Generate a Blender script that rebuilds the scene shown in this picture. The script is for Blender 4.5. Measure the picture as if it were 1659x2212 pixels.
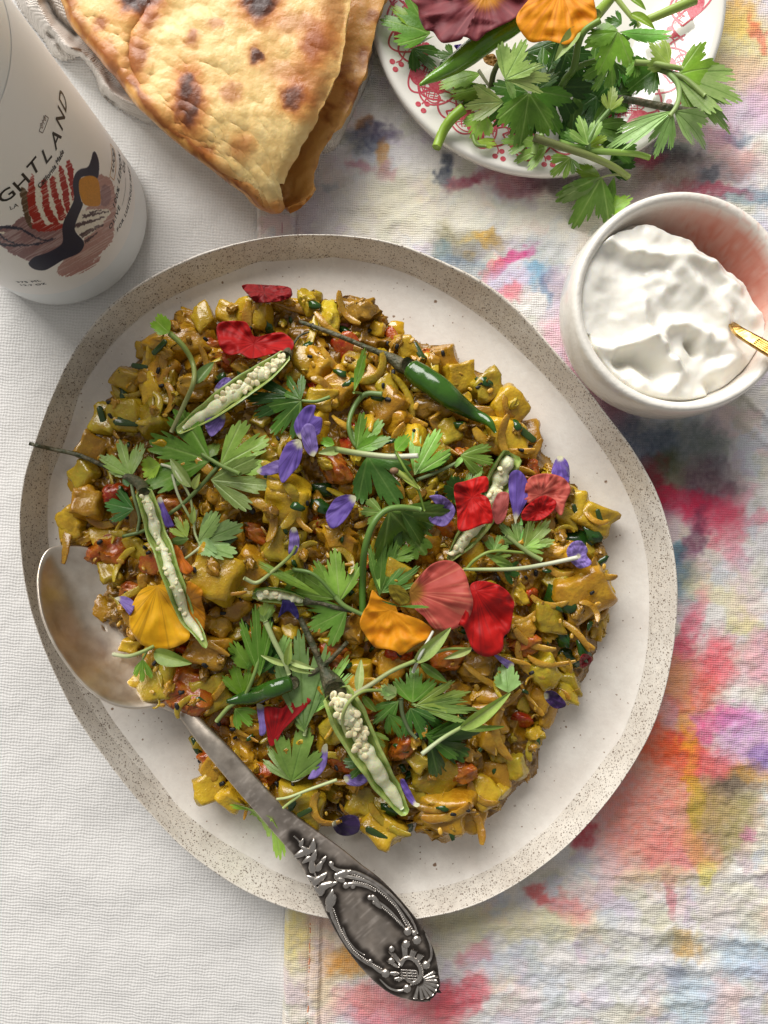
import bpy, bmesh, math, random
import numpy as np
from mathutils import Vector, Matrix

# ------------------------------------------------------------------ camera, light, exposure
S = 0.00018                      # metres per photograph unit (1659 x 2212) on the table top
FOC = 1671.0
D = FOC * S                      # camera height above the table
sc = bpy.context.scene
for o in list(bpy.data.objects): bpy.data.objects.remove(o)
cam = bpy.data.cameras.new('camera'); camo = bpy.data.objects.new('camera', cam)
sc.collection.objects.link(camo); sc.camera = camo
camo.location = (0, 0, D); camo.rotation_euler = (0, 0, 0)
cam.sensor_fit = 'VERTICAL'; cam.sensor_height = 36.0; cam.lens = 36.0 * FOC / 2212.0
cam.clip_start = 0.01; cam.clip_end = 20.0
w = bpy.data.worlds.new('World'); sc.world = w; w.use_nodes = True
w.node_tree.nodes['Background'].inputs[0].default_value = (1.0, 0.975, 0.95, 1)
w.node_tree.nodes['Background'].inputs[1].default_value = 0.27
def area(name, loc, target, sx, sy, power, col):
    l = bpy.data.lights.new(name, 'AREA'); l.shape = 'RECTANGLE'; l.size = sx; l.size_y = sy
    l.energy = power; l.color = col
    o = bpy.data.objects.new(name, l); sc.collection.objects.link(o); o.location = loc
    o.rotation_euler = (Vector(target) - Vector(loc)).to_track_quat('-Z', 'Y').to_euler()
    return o
area('window_light', (-1.08, 1.42, 1.12), (0, 0, 0), 0.86, 1.40, 40.5, (1.0, 0.972, 0.94))
area('window_light', (-0.26, 1.78, 1.12), (0, 0, 0), 0.86, 1.40, 40.5, (1.0, 0.972, 0.94))
sc.view_settings.view_transform = 'Standard'; sc.view_settings.look = 'None'
sc.view_settings.exposure = 0.0; sc.view_settings.gamma = 1.0
sc.view_settings.use_curve_mapping = False
sc.cycles.use_denoising = True
sc.cycles.max_bounces = 8; sc.cycles.diffuse_bounces = 4; sc.cycles.transmission_bounces = 4

# ------------------------------------------------------------------ helpers
random.seed(7); rng = np.random.RandomState(11)
ZOOM = {0: (0, 0, 1.0), 1: (0, 0, .5), 2: (774.6, 0, .5331), 3: (54.9, 603.5, .3968), 4: (603.5, 603.5, .3968),
        5: (54.9, 1042.4, .3968), 6: (658.3, 932.6, .4299), 7: (384.0, 1371.5, .4299), 8: (548.6, 1645.8, .4299),
        9: (0, 164.6, .22812), 10: (811.9, 0, .26455), 11: (1206.9, 0, .27248), 12: (1206.9, 384.0, .27248),
        13: (1042.3, 822.9, .37169), 14: (603.5, 1481.2, .63624), 15: (548.6, 384.0, .4299), 16: (548.6, 1152.1, .33069)}
def Q(n, x, y):
    a, b, k = ZOOM[n]; return (a + x * k, b + y * k)
def QL(n, pts): return [Q(n, x, y) for x, y in pts]
def P(px, py, z=0.0):
    k = S * (1 - z / D); return ((px - 829.5) * k, (1106 - py) * k, z)
def pix(x, y, z):
    k = S * (1 - z / D); return x / k + 829.5, 1106 - y / k
def lin(r, g, b):
    f = lambda c: c / 12.92 if c <= .04045 else ((c + .055) / 1.055) ** 2.4
    return (f(r / 255.), f(g / 255.), f(b / 255.))
def linA(a):
    a = np.asarray(a, float) / 255.; return np.where(a <= .04045, a / 12.92, ((a + .055) / 1.055) ** 2.4)
_tab = {}
def vnoise(x, y, seed=0):
    if seed not in _tab: _tab[seed] = np.random.RandomState(seed + 100).rand(128, 128)
    t = _tab[seed]; x = np.asarray(x, float); y = np.asarray(y, float)
    xi = np.floor(x).astype(int); yi = np.floor(y).astype(int); fx = x - xi; fy = y - yi
    fx = fx * fx * (3 - 2 * fx); fy = fy * fy * (3 - 2 * fy)
    a = t[xi % 128, yi % 128]; b = t[(xi + 1) % 128, yi % 128]; c = t[xi % 128, (yi + 1) % 128]; d = t[(xi + 1) % 128, (yi + 1) % 128]
    return (a * (1 - fx) + b * fx) * (1 - fy) + (c * (1 - fx) + d * fx) * fy
def fbm(x, y, seed=0, o=4):
    v = 0; a = .5; s = 0
    for i in range(o):
        v = v + a * vnoise(x, y, seed + i); s += a; x = x * 2.03 + 7.1; y = y * 2.03 + 3.7; a *= .5
    return v / s
def sst(a, b, x):
    t = np.clip((x - a) / (b - a), 0, 1); return t * t * (3 - 2 * t)
def link(o, parent=None):
    sc.collection.objects.link(o)
    if parent is not None: o.parent = parent
    return o
def tag(o, label, cat, group=None, kind=None):
    if label: o['label'] = label
    if cat: o['category'] = cat
    if group: o['group'] = group
    if kind: o['kind'] = kind
    return o
def thing(name, label, cat, loc=(0, 0, 0), group=None):
    o = bpy.data.objects.new(name, None); o.location = loc; o.empty_display_size = .01
    sc.collection.objects.link(o); return tag(o, label, cat, group)
def mesh(name, V, F, m, col=None, smooth=True):
    me = bpy.data.meshes.new(name)
    V = np.asarray(V, float)
    me.from_pydata(V.tolist(), [], F if isinstance(F, list) else F.tolist())
    if m is not None: me.materials.append(m)
    if smooth: me.polygons.foreach_set('use_smooth', np.ones(len(me.polygons), bool))
    if col is not None:
        at = me.color_attributes.new('Col', 'FLOAT_COLOR', 'POINT')
        c = np.ones((len(V), 4)); c[:, :3] = col; at.data.foreach_set('color', c.ravel())
    me.update(); return me
def obj(name, me, parent=None, loc=None):
    o = bpy.data.objects.new(name, me); link(o, parent)
    if parent is not None: o.matrix_parent_inverse = Matrix.Translation(-parent.location)
    if loc is not None: o.location = loc
    return o
def grid_faces(n, m, wrap_n=False, wrap_m=False):
    i = np.arange(n if wrap_n else n - 1); j = np.arange(m if wrap_m else m - 1)
    I, J = np.meshgrid(i, j, indexing='ij'); I2 = (I + 1) % n; J2 = (J + 1) % m
    return np.stack([I * m + J, I2 * m + J, I2 * m + J2, I * m + J2], -1).reshape(-1, 4)
def resample(pts, n, closed=False):
    """Catmull-Rom resample of a polyline (any dimension) into n points"""
    p = np.asarray(pts, float)
    if closed: q = np.vstack([p[-1:], p, p[:2]]); segs = len(p)
    else: q = np.vstack([2 * p[0] - p[1], p, 2 * p[-1] - p[-2]]); segs = len(p) - 1
    out = []
    K = 16
    for s in range(segs):
        a, b, c, d = q[s:s + 4]; t = np.linspace(0, 1, K, endpoint=False)[:, None]
        out.append(.5 * (2 * b + (c - a) * t + (2 * a - 5 * b + 4 * c - d) * t * t + (3 * b - a - 3 * c + d) * t ** 3))
    out = np.vstack(out + [q[segs + 1][None] if not closed else q[1][None]])
    L = np.concatenate([[0], np.cumsum(np.linalg.norm(np.diff(out[:, :2], axis=0), axis=1) + 1e-9)])
    u = np.linspace(0, L[-1], n, endpoint=not closed)
    return np.stack([np.interp(u, L, out[:, k]) for k in range(out.shape[1])], 1)
def inpoly(x, y, poly):
    x = np.asarray(x, float); y = np.asarray(y, float); r = np.zeros(x.shape, bool); n = len(poly)
    for i in range(n):
        x1, y1 = poly[i][:2]; x2, y2 = poly[(i + 1) % n][:2]
        if y1 == y2: continue
        c = ((y1 > y) != (y2 > y)) & (x < (x2 - x1) * (y - y1) / (y2 - y1) + x1); r ^= c
    return r
def dpoly(x, y, poly, closed=True):
    d = np.full(np.shape(x), 1e9); n = len(poly)
    for i in range(n if closed else n - 1):
        x1, y1 = poly[i][:2]; x2, y2 = poly[(i + 1) % n][:2]
        dx, dy = x2 - x1, y2 - y1; L = dx * dx + dy * dy + 1e-18
        t = np.clip(((x - x1) * dx + (y - y1) * dy) / L, 0, 1)
        d = np.minimum(d, np.hypot(x - x1 - t * dx, y - y1 - t * dy))
    return d
def tube(pts, rad, n=10, cap=True, squash=1.0):
    """tube verts/faces along 3D pts; rad scalar or per point"""
    p = np.asarray(pts, float); N = len(p); rad = np.broadcast_to(np.asarray(rad, float), (N,))
    T = np.gradient(p, axis=0); T /= np.linalg.norm(T, axis=1)[:, None] + 1e-12
    V = []
    for i in range(N):
        side = np.cross(T[i], [0, 0, 1.]); ln = np.linalg.norm(side)
        side = side / ln if ln > 1e-4 else np.array([1., 0, 0]); up = np.cross(side, T[i])
        a = np.arange(n) * 2 * math.pi / n
        V.append(p[i] + rad[i] * (np.cos(a)[:, None] * side + squash * np.sin(a)[:, None] * up))
    V = np.vstack(V); F = grid_faces(N, n, False, True)[:, ::-1].tolist()
    if cap:
        V = np.vstack([V, p[:1], p[-1:]]); a = N * n; b = a + 1
        for j in range(n):
            F.append([a, j, (j + 1) % n]); F.append([b, (N - 1) * n + (j + 1) % n, (N - 1) * n + j])
    return V, F
def ball(nu=8, nv=6):
    V = []; F = []
    for i in range(nv + 1):
        ph = math.pi * i / nv
        for j in range(nu):
            a = 2 * math.pi * j / nu; V.append((math.sin(ph) * math.cos(a), math.sin(ph) * math.sin(a), math.cos(ph)))
    V = np.array(V); F = grid_faces(nv + 1, nu, False, True); return V, F.tolist()

# ------------------------------------------------------------------ materials
def newmat(name):
    m = bpy.data.materials.new(name); m.use_nodes = True
    nt = m.node_tree; return m, nt, nt.nodes['Principled BSDF']
def N(nt, t, **k):
    n = nt.nodes.new(t)
    for a, b in k.items(): setattr(n, a, b)
    return n
def mixc(nt, fac, a, b, mode='MIX'):
    n = N(nt, 'ShaderNodeMix', data_type='RGBA', blend_type=mode)
    for s, v in ((0, fac), (6, a), (7, b)):
        if hasattr(v, 'default_value') or isinstance(v, bpy.types.NodeSocket): nt.links.new(v, n.inputs[s])
        elif s == 0: n.inputs[0].default_value = v
        else: n.inputs[s].default_value = (*v[:3], 1)
    return n.outputs[2]
def mapr(nt, v, a, b, c=0., d=1.):
    n = N(nt, 'ShaderNodeMapRange'); nt.links.new(v, n.inputs[0])
    for i, x in zip((1, 2, 3, 4), (a, b, c, d)): n.inputs[i].default_value = x
    return n.outputs[0]
def noise(nt, scale, detail=3., rough=.55, coord='Object', dist=0.):
    tc = N(nt, 'ShaderNodeTexCoord'); n = N(nt, 'ShaderNodeTexNoise')
    n.inputs['Scale'].default_value = scale; n.inputs['Detail'].default_value = detail
    n.inputs['Roughness'].default_value = rough; n.inputs['Distortion'].default_value = dist
    nt.links.new(tc.outputs[coord], n.inputs['Vector']); return n.outputs['Fac']
def bump(nt, bs, h, strength, dist):
    b = N(nt, 'ShaderNodeBump'); b.inputs['Strength'].default_value = strength; b.inputs['Distance'].default_value = dist
    nt.links.new(h, b.inputs['Height'])
    if bs.inputs['Normal'].links: nt.links.new(bs.inputs['Normal'].links[0].from_socket, b.inputs['Normal'])
    nt.links.new(b.outputs[0], bs.inputs['Normal'])
def pbr(name, base=None, base2=None, scale=300., rough=.5, bscale=None, bstr=.3, bdist=.0005, sss=0., rad=(1, .4, .2), srad=.002,
        spec=.5, metal=0., coat=0., attr=False, orand=0., rvar=0., coord='Object', transl=0., sheen=0.):
    m, nt, bs = newmat(name)
    if attr:
        a = N(nt, 'ShaderNodeAttribute', attribute_name='Col'); c = a.outputs['Color']
        if base2 is not None:
            c = mixc(nt, mapr(nt, noise(nt, scale, 4, coord=coord), .35, .7), c, mixc(nt, 1., c, base2, 'MULTIPLY'))
    else:
        c = None
        if base2 is not None: c = mixc(nt, mapr(nt, noise(nt, scale, 4, coord=coord), .35, .68), base, base2)
    if orand:
        oi = N(nt, 'ShaderNodeObjectInfo'); hs = N(nt, 'ShaderNodeHueSaturation')
        if c is None:
            rgb = N(nt, 'ShaderNodeRGB'); rgb.outputs[0].default_value = (*base, 1); c = rgb.outputs[0]
        nt.links.new(c, hs.inputs['Color'])
        nt.links.new(mapr(nt, oi.outputs['Random'], 0, 1, 1 - orand, 1 + orand), hs.inputs['Value'])
        ml = N(nt, 'ShaderNodeMath', operation='MULTIPLY'); ml.inputs[1].default_value = 7.13; nt.links.new(oi.outputs['Random'], ml.inputs[0])
        fr = N(nt, 'ShaderNodeMath', operation='FRACT'); nt.links.new(ml.outputs[0], fr.inputs[0])
        nt.links.new(mapr(nt, fr.outputs[0], 0, 1, .5 - orand * .06, .5 + orand * .06), hs.inputs['Hue'])
        c = hs.outputs[0]
    if c is not None: nt.links.new(c, bs.inputs['Base Color'])
    else: bs.inputs['Base Color'].default_value = (*base, 1)
    bs.inputs['Roughness'].default_value = rough
    if rvar: nt.links.new(mapr(nt, noise(nt, scale * 1.7, 3, coord=coord), .3, .7, rough - rvar, rough + rvar), bs.inputs['Roughness'])
    bs.inputs['Specular IOR Level'].default_value = spec; bs.inputs['Metallic'].default_value = metal
    bs.inputs['Coat Weight'].default_value = coat; bs.inputs['Coat Roughness'].default_value = .08
    bs.inputs['Sheen Weight'].default_value = sheen
    if sss:
        bs.inputs['Subsurface Weight'].default_value = sss; bs.inputs['Subsurface Radius'].default_value = rad
        bs.inputs['Subsurface Scale'].default_value = srad
    if bscale:
        for i, b_ in enumerate(bscale if isinstance(bscale, (list, tuple)) else [bscale]):
            bump(nt, bs, noise(nt, b_, 3, coord=coord), bstr / (1 + .4 * i), bdist / (1 + i))
    if transl:
        tr = N(nt, 'ShaderNodeBsdfTranslucent'); mx = N(nt, 'ShaderNodeMixShader'); mx.inputs[0].default_value = transl
        out = nt.nodes['Material Output']
        if c is not None: nt.links.new(c, tr.inputs['Color'])
        else: tr.inputs['Color'].default_value = (*base, 1)
        nt.links.new(bs.outputs[0], mx.inputs[1]); nt.links.new(tr.outputs[0], mx.inputs[2]); nt.links.new(mx.outputs[0], out.inputs[0])
    return m
def weave(nt, bs, period, strength, dist, rot=0.0):
    tc = N(nt, 'ShaderNodeTexCoord'); mp = N(nt, 'ShaderNodeMapping'); mp.inputs['Rotation'].default_value = (0, 0, rot)
    nt.links.new(tc.outputs['Object'], mp.inputs['Vector'])
    nz = N(nt, 'ShaderNodeTexNoise'); nz.inputs['Scale'].default_value = .3 / period; nz.inputs['Detail'].default_value = 2
    nt.links.new(mp.outputs[0], nz.inputs['Vector'])
    va = N(nt, 'ShaderNodeVectorMath', operation='MULTIPLY_ADD')
    nt.links.new(nz.outputs['Color'], va.inputs[0]); va.inputs[1].default_value = (period * 1.3,) * 3; nt.links.new(mp.outputs[0], va.inputs[2])
    sx = N(nt, 'ShaderNodeSeparateXYZ'); nt.links.new(va.outputs[0], sx.inputs[0])
    def sn(s, f):
        m1 = N(nt, 'ShaderNodeMath', operation='MULTIPLY'); m1.inputs[1].default_value = f; nt.links.new(s, m1.inputs[0])
        m2 = N(nt, 'ShaderNodeMath', operation='SINE'); nt.links.new(m1.outputs[0], m2.inputs[0]); return m2.outputs[0]
    a = sn(sx.outputs[0], 2 * math.pi / period); b = sn(sx.outputs[1], 2 * math.pi / period)
    mu0 = N(nt, 'ShaderNodeMath', operation='MULTIPLY'); nt.links.new(a, mu0.inputs[0]); mu0.inputs[1].default_value = .42
    mu = N(nt, 'ShaderNodeMath', operation='MULTIPLY_ADD'); nt.links.new(b, mu.inputs[0]); mu.inputs[1].default_value = .58; nt.links.new(mu0.outputs[0], mu.inputs[2])
    bump(nt, bs, mu.outputs[0], strength, dist); return mu.outputs[0]
# ------------------------------------------------------------------ white tablecloth (the setting)
def build_tablecloth():
    m, nt, bs = newmat('white_cotton')
    bs.inputs['Roughness'].default_value = .9; bs.inputs['Specular IOR Level'].default_value = .15
    h = weave(nt, bs, .00118, .5, .00018, .06)
    c = mixc(nt, mapr(nt, h, -1, .4), lin(222, 220, 216), lin(236, 234, 231))
    c = mixc(nt, mapr(nt, noise(nt, 900, 3), .3, .7, 0, .3), c, lin(226, 224, 219))
    nt.links.new(c, bs.inputs['Base Color']); bump(nt, bs, noise(nt, 45, 3), .5, .0030)
    x = np.linspace(-.34, .34, 150); y = np.linspace(-.40, .40, 170); X, Y = np.meshgrid(x, y, indexing='ij')
    Z = .0030 * (fbm(X * 16 + Y * 11, Y * 24 - X * 7, 3, 4) - .5)
    for a, b, amp, wd in (((-.15, -.02), (-.03, -.2), .0009, .006), ((-.16, -.09), (-.06, -.22), .0008, .005), ((-.14, -.14), (-.09, -.2), .0007, .004)):
        Z += amp * np.exp(-(dpoly(X, Y, [a, b], False) / wd) ** 2)
    Z -= .0022
    o = obj('white_tablecloth', mesh('white_tablecloth', np.stack([X, Y, Z], -1).reshape(-1, 3), grid_faces(150, 170)[:, ::1], m))
    tag(o, 'plain white woven cotton tablecloth under everything', 'tablecloth', kind='structure')
build_tablecloth()

# ------------------------------------------------------------------ painted floral cloth
BL = '''775,270,15,8,0,190,120,60,.8|790,300,42,24,0,60,68,95,.8|835,290,25,16,20,70,60,85,.6|780,362,26,9,20,190,70,95,.7|715,410,14,6,0,80,120,140,.6
960,380,12,32,5,45,55,85,.9|1000,395,40,13,-25,155,40,70,.85|1110,390,60,30,10,150,60,80,.7|1190,392,50,22,0,95,70,80,.7|830,340,10,26,5,200,125,40,.8|842,378,16,12,0,160,50,75,.7
740,400,130,55,0,188,182,200,.55|870,440,110,60,0,222,216,178,.7|690,470,70,60,0,170,165,175,.5|974,530,40,36,10,128,122,85,.75|1051,522,32,9,15,232,172,55,.95|1013,552,11,6,0,225,175,70,.9
961,552,22,20,0,115,145,162,.75|1013,572,42,18,10,105,125,148,.75|1045,540,60,16,-10,122,120,125,.6|1103,565,44,8,-35,212,45,120,.95|1060,591,34,8,-32,232,120,105,.8|1075,608,55,20,-20,188,182,218,.8
1101,635,20,15,0,226,75,100,.9|1163,595,26,14,30,95,155,190,.85|1180,628,6,22,-15,80,135,180,.8|1202,612,30,22,20,150,128,150,.7|1129,665,50,40,0,215,220,205,.5|1219,719,42,52,0,230,165,190,.7
1249,784,26,28,0,215,125,148,.7|1302,860,44,44,20,190,110,125,.75|1330,905,35,30,30,150,115,130,.6|1395,975,66,55,20,55,70,98,.8|1470,971,72,60,0,84,98,106,.75|1433,1031,45,42,0,88,90,45,.8
1525,965,42,40,0,105,112,105,.6|1490,1045,40,35,0,190,175,165,.5|1533,1050,52,40,-20,92,62,78,.8|1414,1058,28,55,-20,150,38,60,.9|1470,1083,95,20,12,212,55,88,.9|1522,1113,52,26,10,222,55,90,.92
1578,1145,24,66,-12,232,95,120,.85|1600,1075,34,14,-30,230,140,160,.6|1544,1172,13,11,0,230,110,130,.8|1640,1120,34,8,-15,235,130,150,.7|1503,1161,17,48,22,112,62,85,.9|1462,1195,16,20,0,65,115,138,.85
1470,1252,28,30,20,75,122,145,.9|1503,1236,22,16,0,190,168,138,.6|1537,1280,55,16,25,238,226,160,.8|1492,1343,17,62,22,240,100,125,.9|1466,1410,20,34,15,226,95,115,.85|1548,1425,37,50,8,240,100,112,.97
1600,1343,30,18,30,232,226,140,.7|1644,1418,32,44,0,236,150,165,.7|1481,1492,52,52,0,230,85,70,.85|1460,1470,20,40,0,220,195,120,.6|1430,1748,130,112,-15,238,125,105,.92|1418,1596,100,38,35,232,85,52,.95
1481,1612,36,24,20,236,95,50,.9|1545,1564,62,24,-20,226,70,128,.85|1615,1590,54,55,0,206,148,208,.85|1494,1690,12,125,-5,245,190,50,.95|1507,1855,15,52,-25,225,212,80,.85|1558,1755,62,84,10,148,145,82,.9
1583,1692,42,26,0,100,85,85,.85|1621,1672,45,18,20,220,160,70,.85|1532,1647,44,24,10,232,90,105,.8|1462,1837,60,30,0,236,135,130,.7|1615,1806,14,12,0,220,110,170,.7|1645,1640,26,30,0,120,90,170,.7|1259,1799,22,20,0,190,50,65,.85
1163,1933,16,10,0,222,80,80,.9|1214,1952,54,18,22,236,140,138,.85|1030,2060,27,16,-20,232,105,118,.9|998,2149,62,28,-25,230,80,95,.92|947,2187,50,32,0,232,105,115,.8|826,2181,66,44,10,236,120,128,.85|770,2160,40,24,0,240,160,150,.6
642,2009,26,66,0,240,216,115,.85|640,2140,40,30,0,235,205,190,.5|700,2060,30,90,0,240,190,130,.5|750,2073,36,26,0,226,148,50,.92|973,2009,85,40,0,205,198,165,.6|1112,1990,160,28,3,240,228,170,.7|1469,2035,30,20,20,205,155,75,.9
1430,2028,40,12,0,165,165,140,.7|1443,1926,8,42,0,205,110,120,.75|1440,1890,70,18,0,205,200,140,.6|1615,2066,58,44,0,178,205,228,.85|1488,2155,44,52,0,180,208,230,.8|1462,2098,22,18,0,140,150,165,.7|1112,2085,90,26,10,205,215,228,.7
1350,2100,80,60,0,215,222,232,.5|1200,2180,80,30,0,220,228,235,.5|1580,1950,60,50,0,240,238,215,.5|1600,40,34,34,0,240,170,70,.85|1600,105,64,70,0,232,216,125,.8|1632,72,8,36,-25,232,105,90,.8|1625,180,40,40,0,226,205,185,.5|1650,215,34,44,0,215,160,190,.7
1590,150,34,24,0,235,190,165,.6|1600,245,44,40,0,206,180,208,.75|1583,294,28,12,15,85,130,158,.85|1556,300,38,26,0,178,112,128,.8|1452,332,44,24,0,58,60,78,.9|1403,351,27,12,-15,196,45,80,.9|1531,379,20,14,0,70,115,140,.85|1493,366,110,30,0,100,80,82,.75
1610,354,34,22,0,226,160,150,.6|1610,425,54,14,0,112,140,158,.8|1534,409,66,8,8,175,62,88,.85|1430,400,60,26,0,115,88,75,.6|1330,420,60,30,0,130,110,110,.5|1250,400,60,30,0,120,100,105,.5|1170,470,80,40,0,226,220,190,.5|1100,480,60,24,0,205,205,190,.5
1180,540,40,30,0,150,165,175,.5|1010,460,60,30,0,230,224,200,.5|1215,660,40,24,0,205,200,215,.5|1580,880,60,30,0,190,180,165,.4|1600,1200,40,30,0,240,235,230,.4|1350,830,40,30,0,170,150,160,.4|1550,1290,80,30,0,240,238,225,.4'''
def build_floral():
    step = .00062
    x = np.arange(-.0535, .185, step); y = np.arange(-.235, .235, step); X, Y = np.meshgrid(x, y, indexing='ij')
    # left edge of the cloth slants a little
    edge = np.interp(Y, [-.21, -.14, .11, .16], [P(607, 0)[0], P(617, 0)[0], P(554, 0)[0], P(549, 0)[0]])
    X = edge + (X - x[0]) / (x[-1] - x[0]) * (x[-1] - edge)
    px, py = pix(X, Y, .0)
    wx = px + 44 * (fbm(px / 38, py / 38, 20, 5) - .5) + 20 * (fbm(px / 9, py / 11, 27, 2) - .5)
    wy = py + 44 * (fbm(px / 38, py / 38, 26, 5) - .5) + 20 * (fbm(px / 11, py / 9, 37, 2) - .5)
    col = np.ones(px.shape + (3,)) * np.array([233, 229, 225.])
    big = fbm(px / 110, py / 110, 31, 3)[..., None]
    col = col * (1 - .35 * sst(.52, .75, big)) + np.array([216, 214, 226.]) * .35 * sst(.52, .75, big)
    big2 = fbm(px / 90, py / 90, 41, 3)[..., None]
    col = col * (1 - .5 * sst(.55, .75, big2)) + np.array([240, 226, 205.]) * .5 * sst(.55, .75, big2)
    grain = fbm(px / 7, py / 7, 51, 3)
    for sd, rgb, th_, sc_, k_ in ((42, (236, 196, 200), .56, 70, .45), (45, (196, 208, 224), .57, 60, .45), (48, (236, 226, 178), .60, 64, .28), (53, (206, 190, 214), .58, 50, .4), (57, (198, 200, 176), .6, 46, .4)):
        f = (k_ * sst(th_ - .02, th_ + .12, fbm(wx / sc_ + sd, wy / sc_, sd, 4)))[..., None]; col = col * (1 - f) + np.array(rgb, float) * f
    for ln in BL.replace('\n', '|').split('|'):
        v = [float(t) for t in ln.split(',')]
        cx, cy, rx, ry, an, r, g, b, st = v; a = math.radians(an)
        dx = wx - cx; dy = wy - cy; u = dx * math.cos(a) + dy * math.sin(a); q = -dx * math.sin(a) + dy * math.cos(a)
        d = np.sqrt((u / (rx * 1.22 + 3)) ** 2 + (q / (ry * 1.22 + 3)) ** 2)
        f = (st * (1 - sst(.34, 1.42, d)) * (.55 + .62 * grain) * (.8 + .2 * sst(.3, .9, d))).clip(0, 1)[..., None]
        col = col * (1 - f) + np.array([r, g, b]) * f
    col = col * (.97 + .06 * grain[..., None])
    col = linA(col.clip(0, 255))
    # crinkles
    Z = .0007 + .0007 * (fbm(X * 30 + 3, Y * 30, 61, 3) - .5) + .0010 * (fbm(X * 170 + Y * 60, Y * 260 - X * 90, 64, 3) - .5)
    wet = sst(1000, 1500, py)
    Z += .0009 * wet * (fbm(X * 260 + Y * 170, Y * 420, 67, 2) - .5)
    for pl, amp, wd in (([(1600, 850), (1659, 905)], .0016, 7), ([(1540, 860), (1659, 960)], .0012, 9), ([(900, 2005), (1200, 1992), (1659, 2030)], .0016, 12), ([(1200, 2075), (1659, 2090)], .0013, 14),
                        ([(1320, 1890), (1659, 1880)], .001, 10), ([(1480, 1330), (1659, 1350)], .0008, 12), ([(850, 480), (1200, 520)], .0009, 16), ([(1050, 2140), (1400, 2170), (1659, 2130)], .0011, 14), ([(640, 430), (900, 460)], .0007, 14)):
        Z += .55 * amp * np.exp(-(dpoly(wx * .4 + px * .6, wy * .4 + py * .6, pl, False) / wd) ** 2)
    e = X - edge; hem = P(912, 0)[0]                   # hem band about 15 mm
    band = sst(.0, .0016, e)
    Z = Z * band + band * .0011 * (1 - sst(.0135, .0152, e)) - .0006 * np.exp(-((e - .0152) / .0006) ** 2) - .0005 * np.exp(-((e - .0102) / .0005) ** 2) * (py > 1500)
    Z = np.maximum(Z, -.0009 + .0012 * band) + (band - 1) * .0012
    V = np.stack([X, Y, Z], -1)
    m, nt, bs = newmat('printed_cotton')
    a = N(nt, 'ShaderNodeAttribute', attribute_name='Col'); bs.inputs['Roughness'].default_value = .88; bs.inputs['Specular IOR Level'].default_value = .15
    h = weave(nt, bs, .0009, .4, .0003, .03)
    c = mixc(nt, mapr(nt, h, -1, 1, 0, .16), a.outputs['Color'], mixc(nt, 1., a.outputs['Color'], (.55, .55, .55), 'MULTIPLY'))
    nt.links.new(c, bs.inputs['Base Color']); bump(nt, bs, noise(nt, 330, 3), .55, .0006)
    F = grid_faces(*px.shape)
    i0 = int(np.argmin(abs((x - x[0]) - .0152)))
    root = thing('floral_cloth', 'white cotton cloth with watercolour flower print lying under the stoneware plate', 'cloth', (.06, 0, 0))
    for nm, sl in (('hem', slice(0, i0 + 1)), ('cloth_panel', slice(i0, None))):
        v = V[sl]; obj(nm, mesh(nm, v.reshape(-1, 3), grid_faces(*v.shape[:2]), m, col[sl].reshape(-1, 3)), root)
    th = pbr('orange_thread', lin(226, 150, 110), rough=.8)
    st = [P(703 - 92, 2230, .002), P(690, 1990, .002)]
    xs = np.interp(np.linspace(-.2, -.155, 60), [-.21, -.14], [P(607, 0)[0] + .0102, P(617, 0)[0] + .0102])
    pts = [(xx + .00012 * math.sin(i * 1.3), yy, .0011 + .0003 * (i % 2)) for i, (xx, yy) in enumerate(zip(xs, np.linspace(-.2, -.155, 60)))]
    obj('stitching', mesh('stitching', *tube(pts, .00022, 6), th), root)
    th2 = pbr('crimson_thread', lin(160, 60, 95), rough=.8)
    ys = np.linspace(.1, .128, 40); xs = np.interp(ys, [.11, .16], [P(554, 0)[0] + .0102, P(549, 0)[0] + .0102])
    obj('stitching', mesh('stitching', *tube([(a_, b_, .0016) for a_, b_ in zip(xs, ys)], .0002, 6), th2), root)
build_floral()

# ------------------------------------------------------------------ stoneware dinner plate
OUT = [(640,513),(742,515),(850,530),(957,573),(1043,612),(1129,685),(1193,762),(1255,832),(1310,908),(1369,983),(1414,1064),(1444,1165),(1457,1288),(1449,1388),(1433,1470),(1405,1564),(1361,1647),(1297,1736),(1214,1825),(1112,1901),(1011,1952),(903,1975),(790,1983),(678,1970),(549,1927),(427,1849),(340,1760),(262,1670),(202,1591),(146,1491),(106,1400),(71,1296),(52,1190),(52,1090),(66,1015),(91,941),(130,834),(186,730),(253,655),(333,603),(420,560),(520,530)]
INN = [(622,569),(742,577),(850,599),(936,638),(1022,694),(1107,767),(1187,850),(1250,931),(1317,1027),(1362,1131),(1382,1232),(1384,1325),(1377,1418),(1352,1515),(1291,1647),(1195,1755),(1081,1844),(960,1895),(860,1912),(760,1910),(650,1887),(534,1827),(440,1767),(384,1715),(310,1635),(240,1545),(175,1430),(130,1300),(110,1180),(116,1080),(134,1000),(186,865),(253,762),(341,683),(412,643),(491,615),(549,588)]
ZLIP, ZFL = .018, .0050
PC = np.array(P(755, 1245, .01)[:2])
def polar_fn(pts, z):
    w_ = np.array([P(a, b, z)[:2] for a, b in pts]) - PC
    a = np.arctan2(w_[:, 1], w_[:, 0]); r = np.hypot(w_[:, 0], w_[:, 1]); o = np.argsort(a); a = a[o]; r = r[o]
    a = np.concatenate([a - 2 * np.pi, a, a + 2 * np.pi]); r = np.tile(r, 3)
    t = np.linspace(-np.pi, np.pi, 721); R_ = np.interp(t, a, r)
    k = np.ones(15) / 15; R_ = np.convolve(np.concatenate([R_[-16:-1], R_, R_[1:16]]), k, 'same')[15:-15]
    return lambda th: np.interp(th, t, R_)
_ro = polar_fn(OUT, .0155); _ri = polar_fn(INN, .0068)
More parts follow.
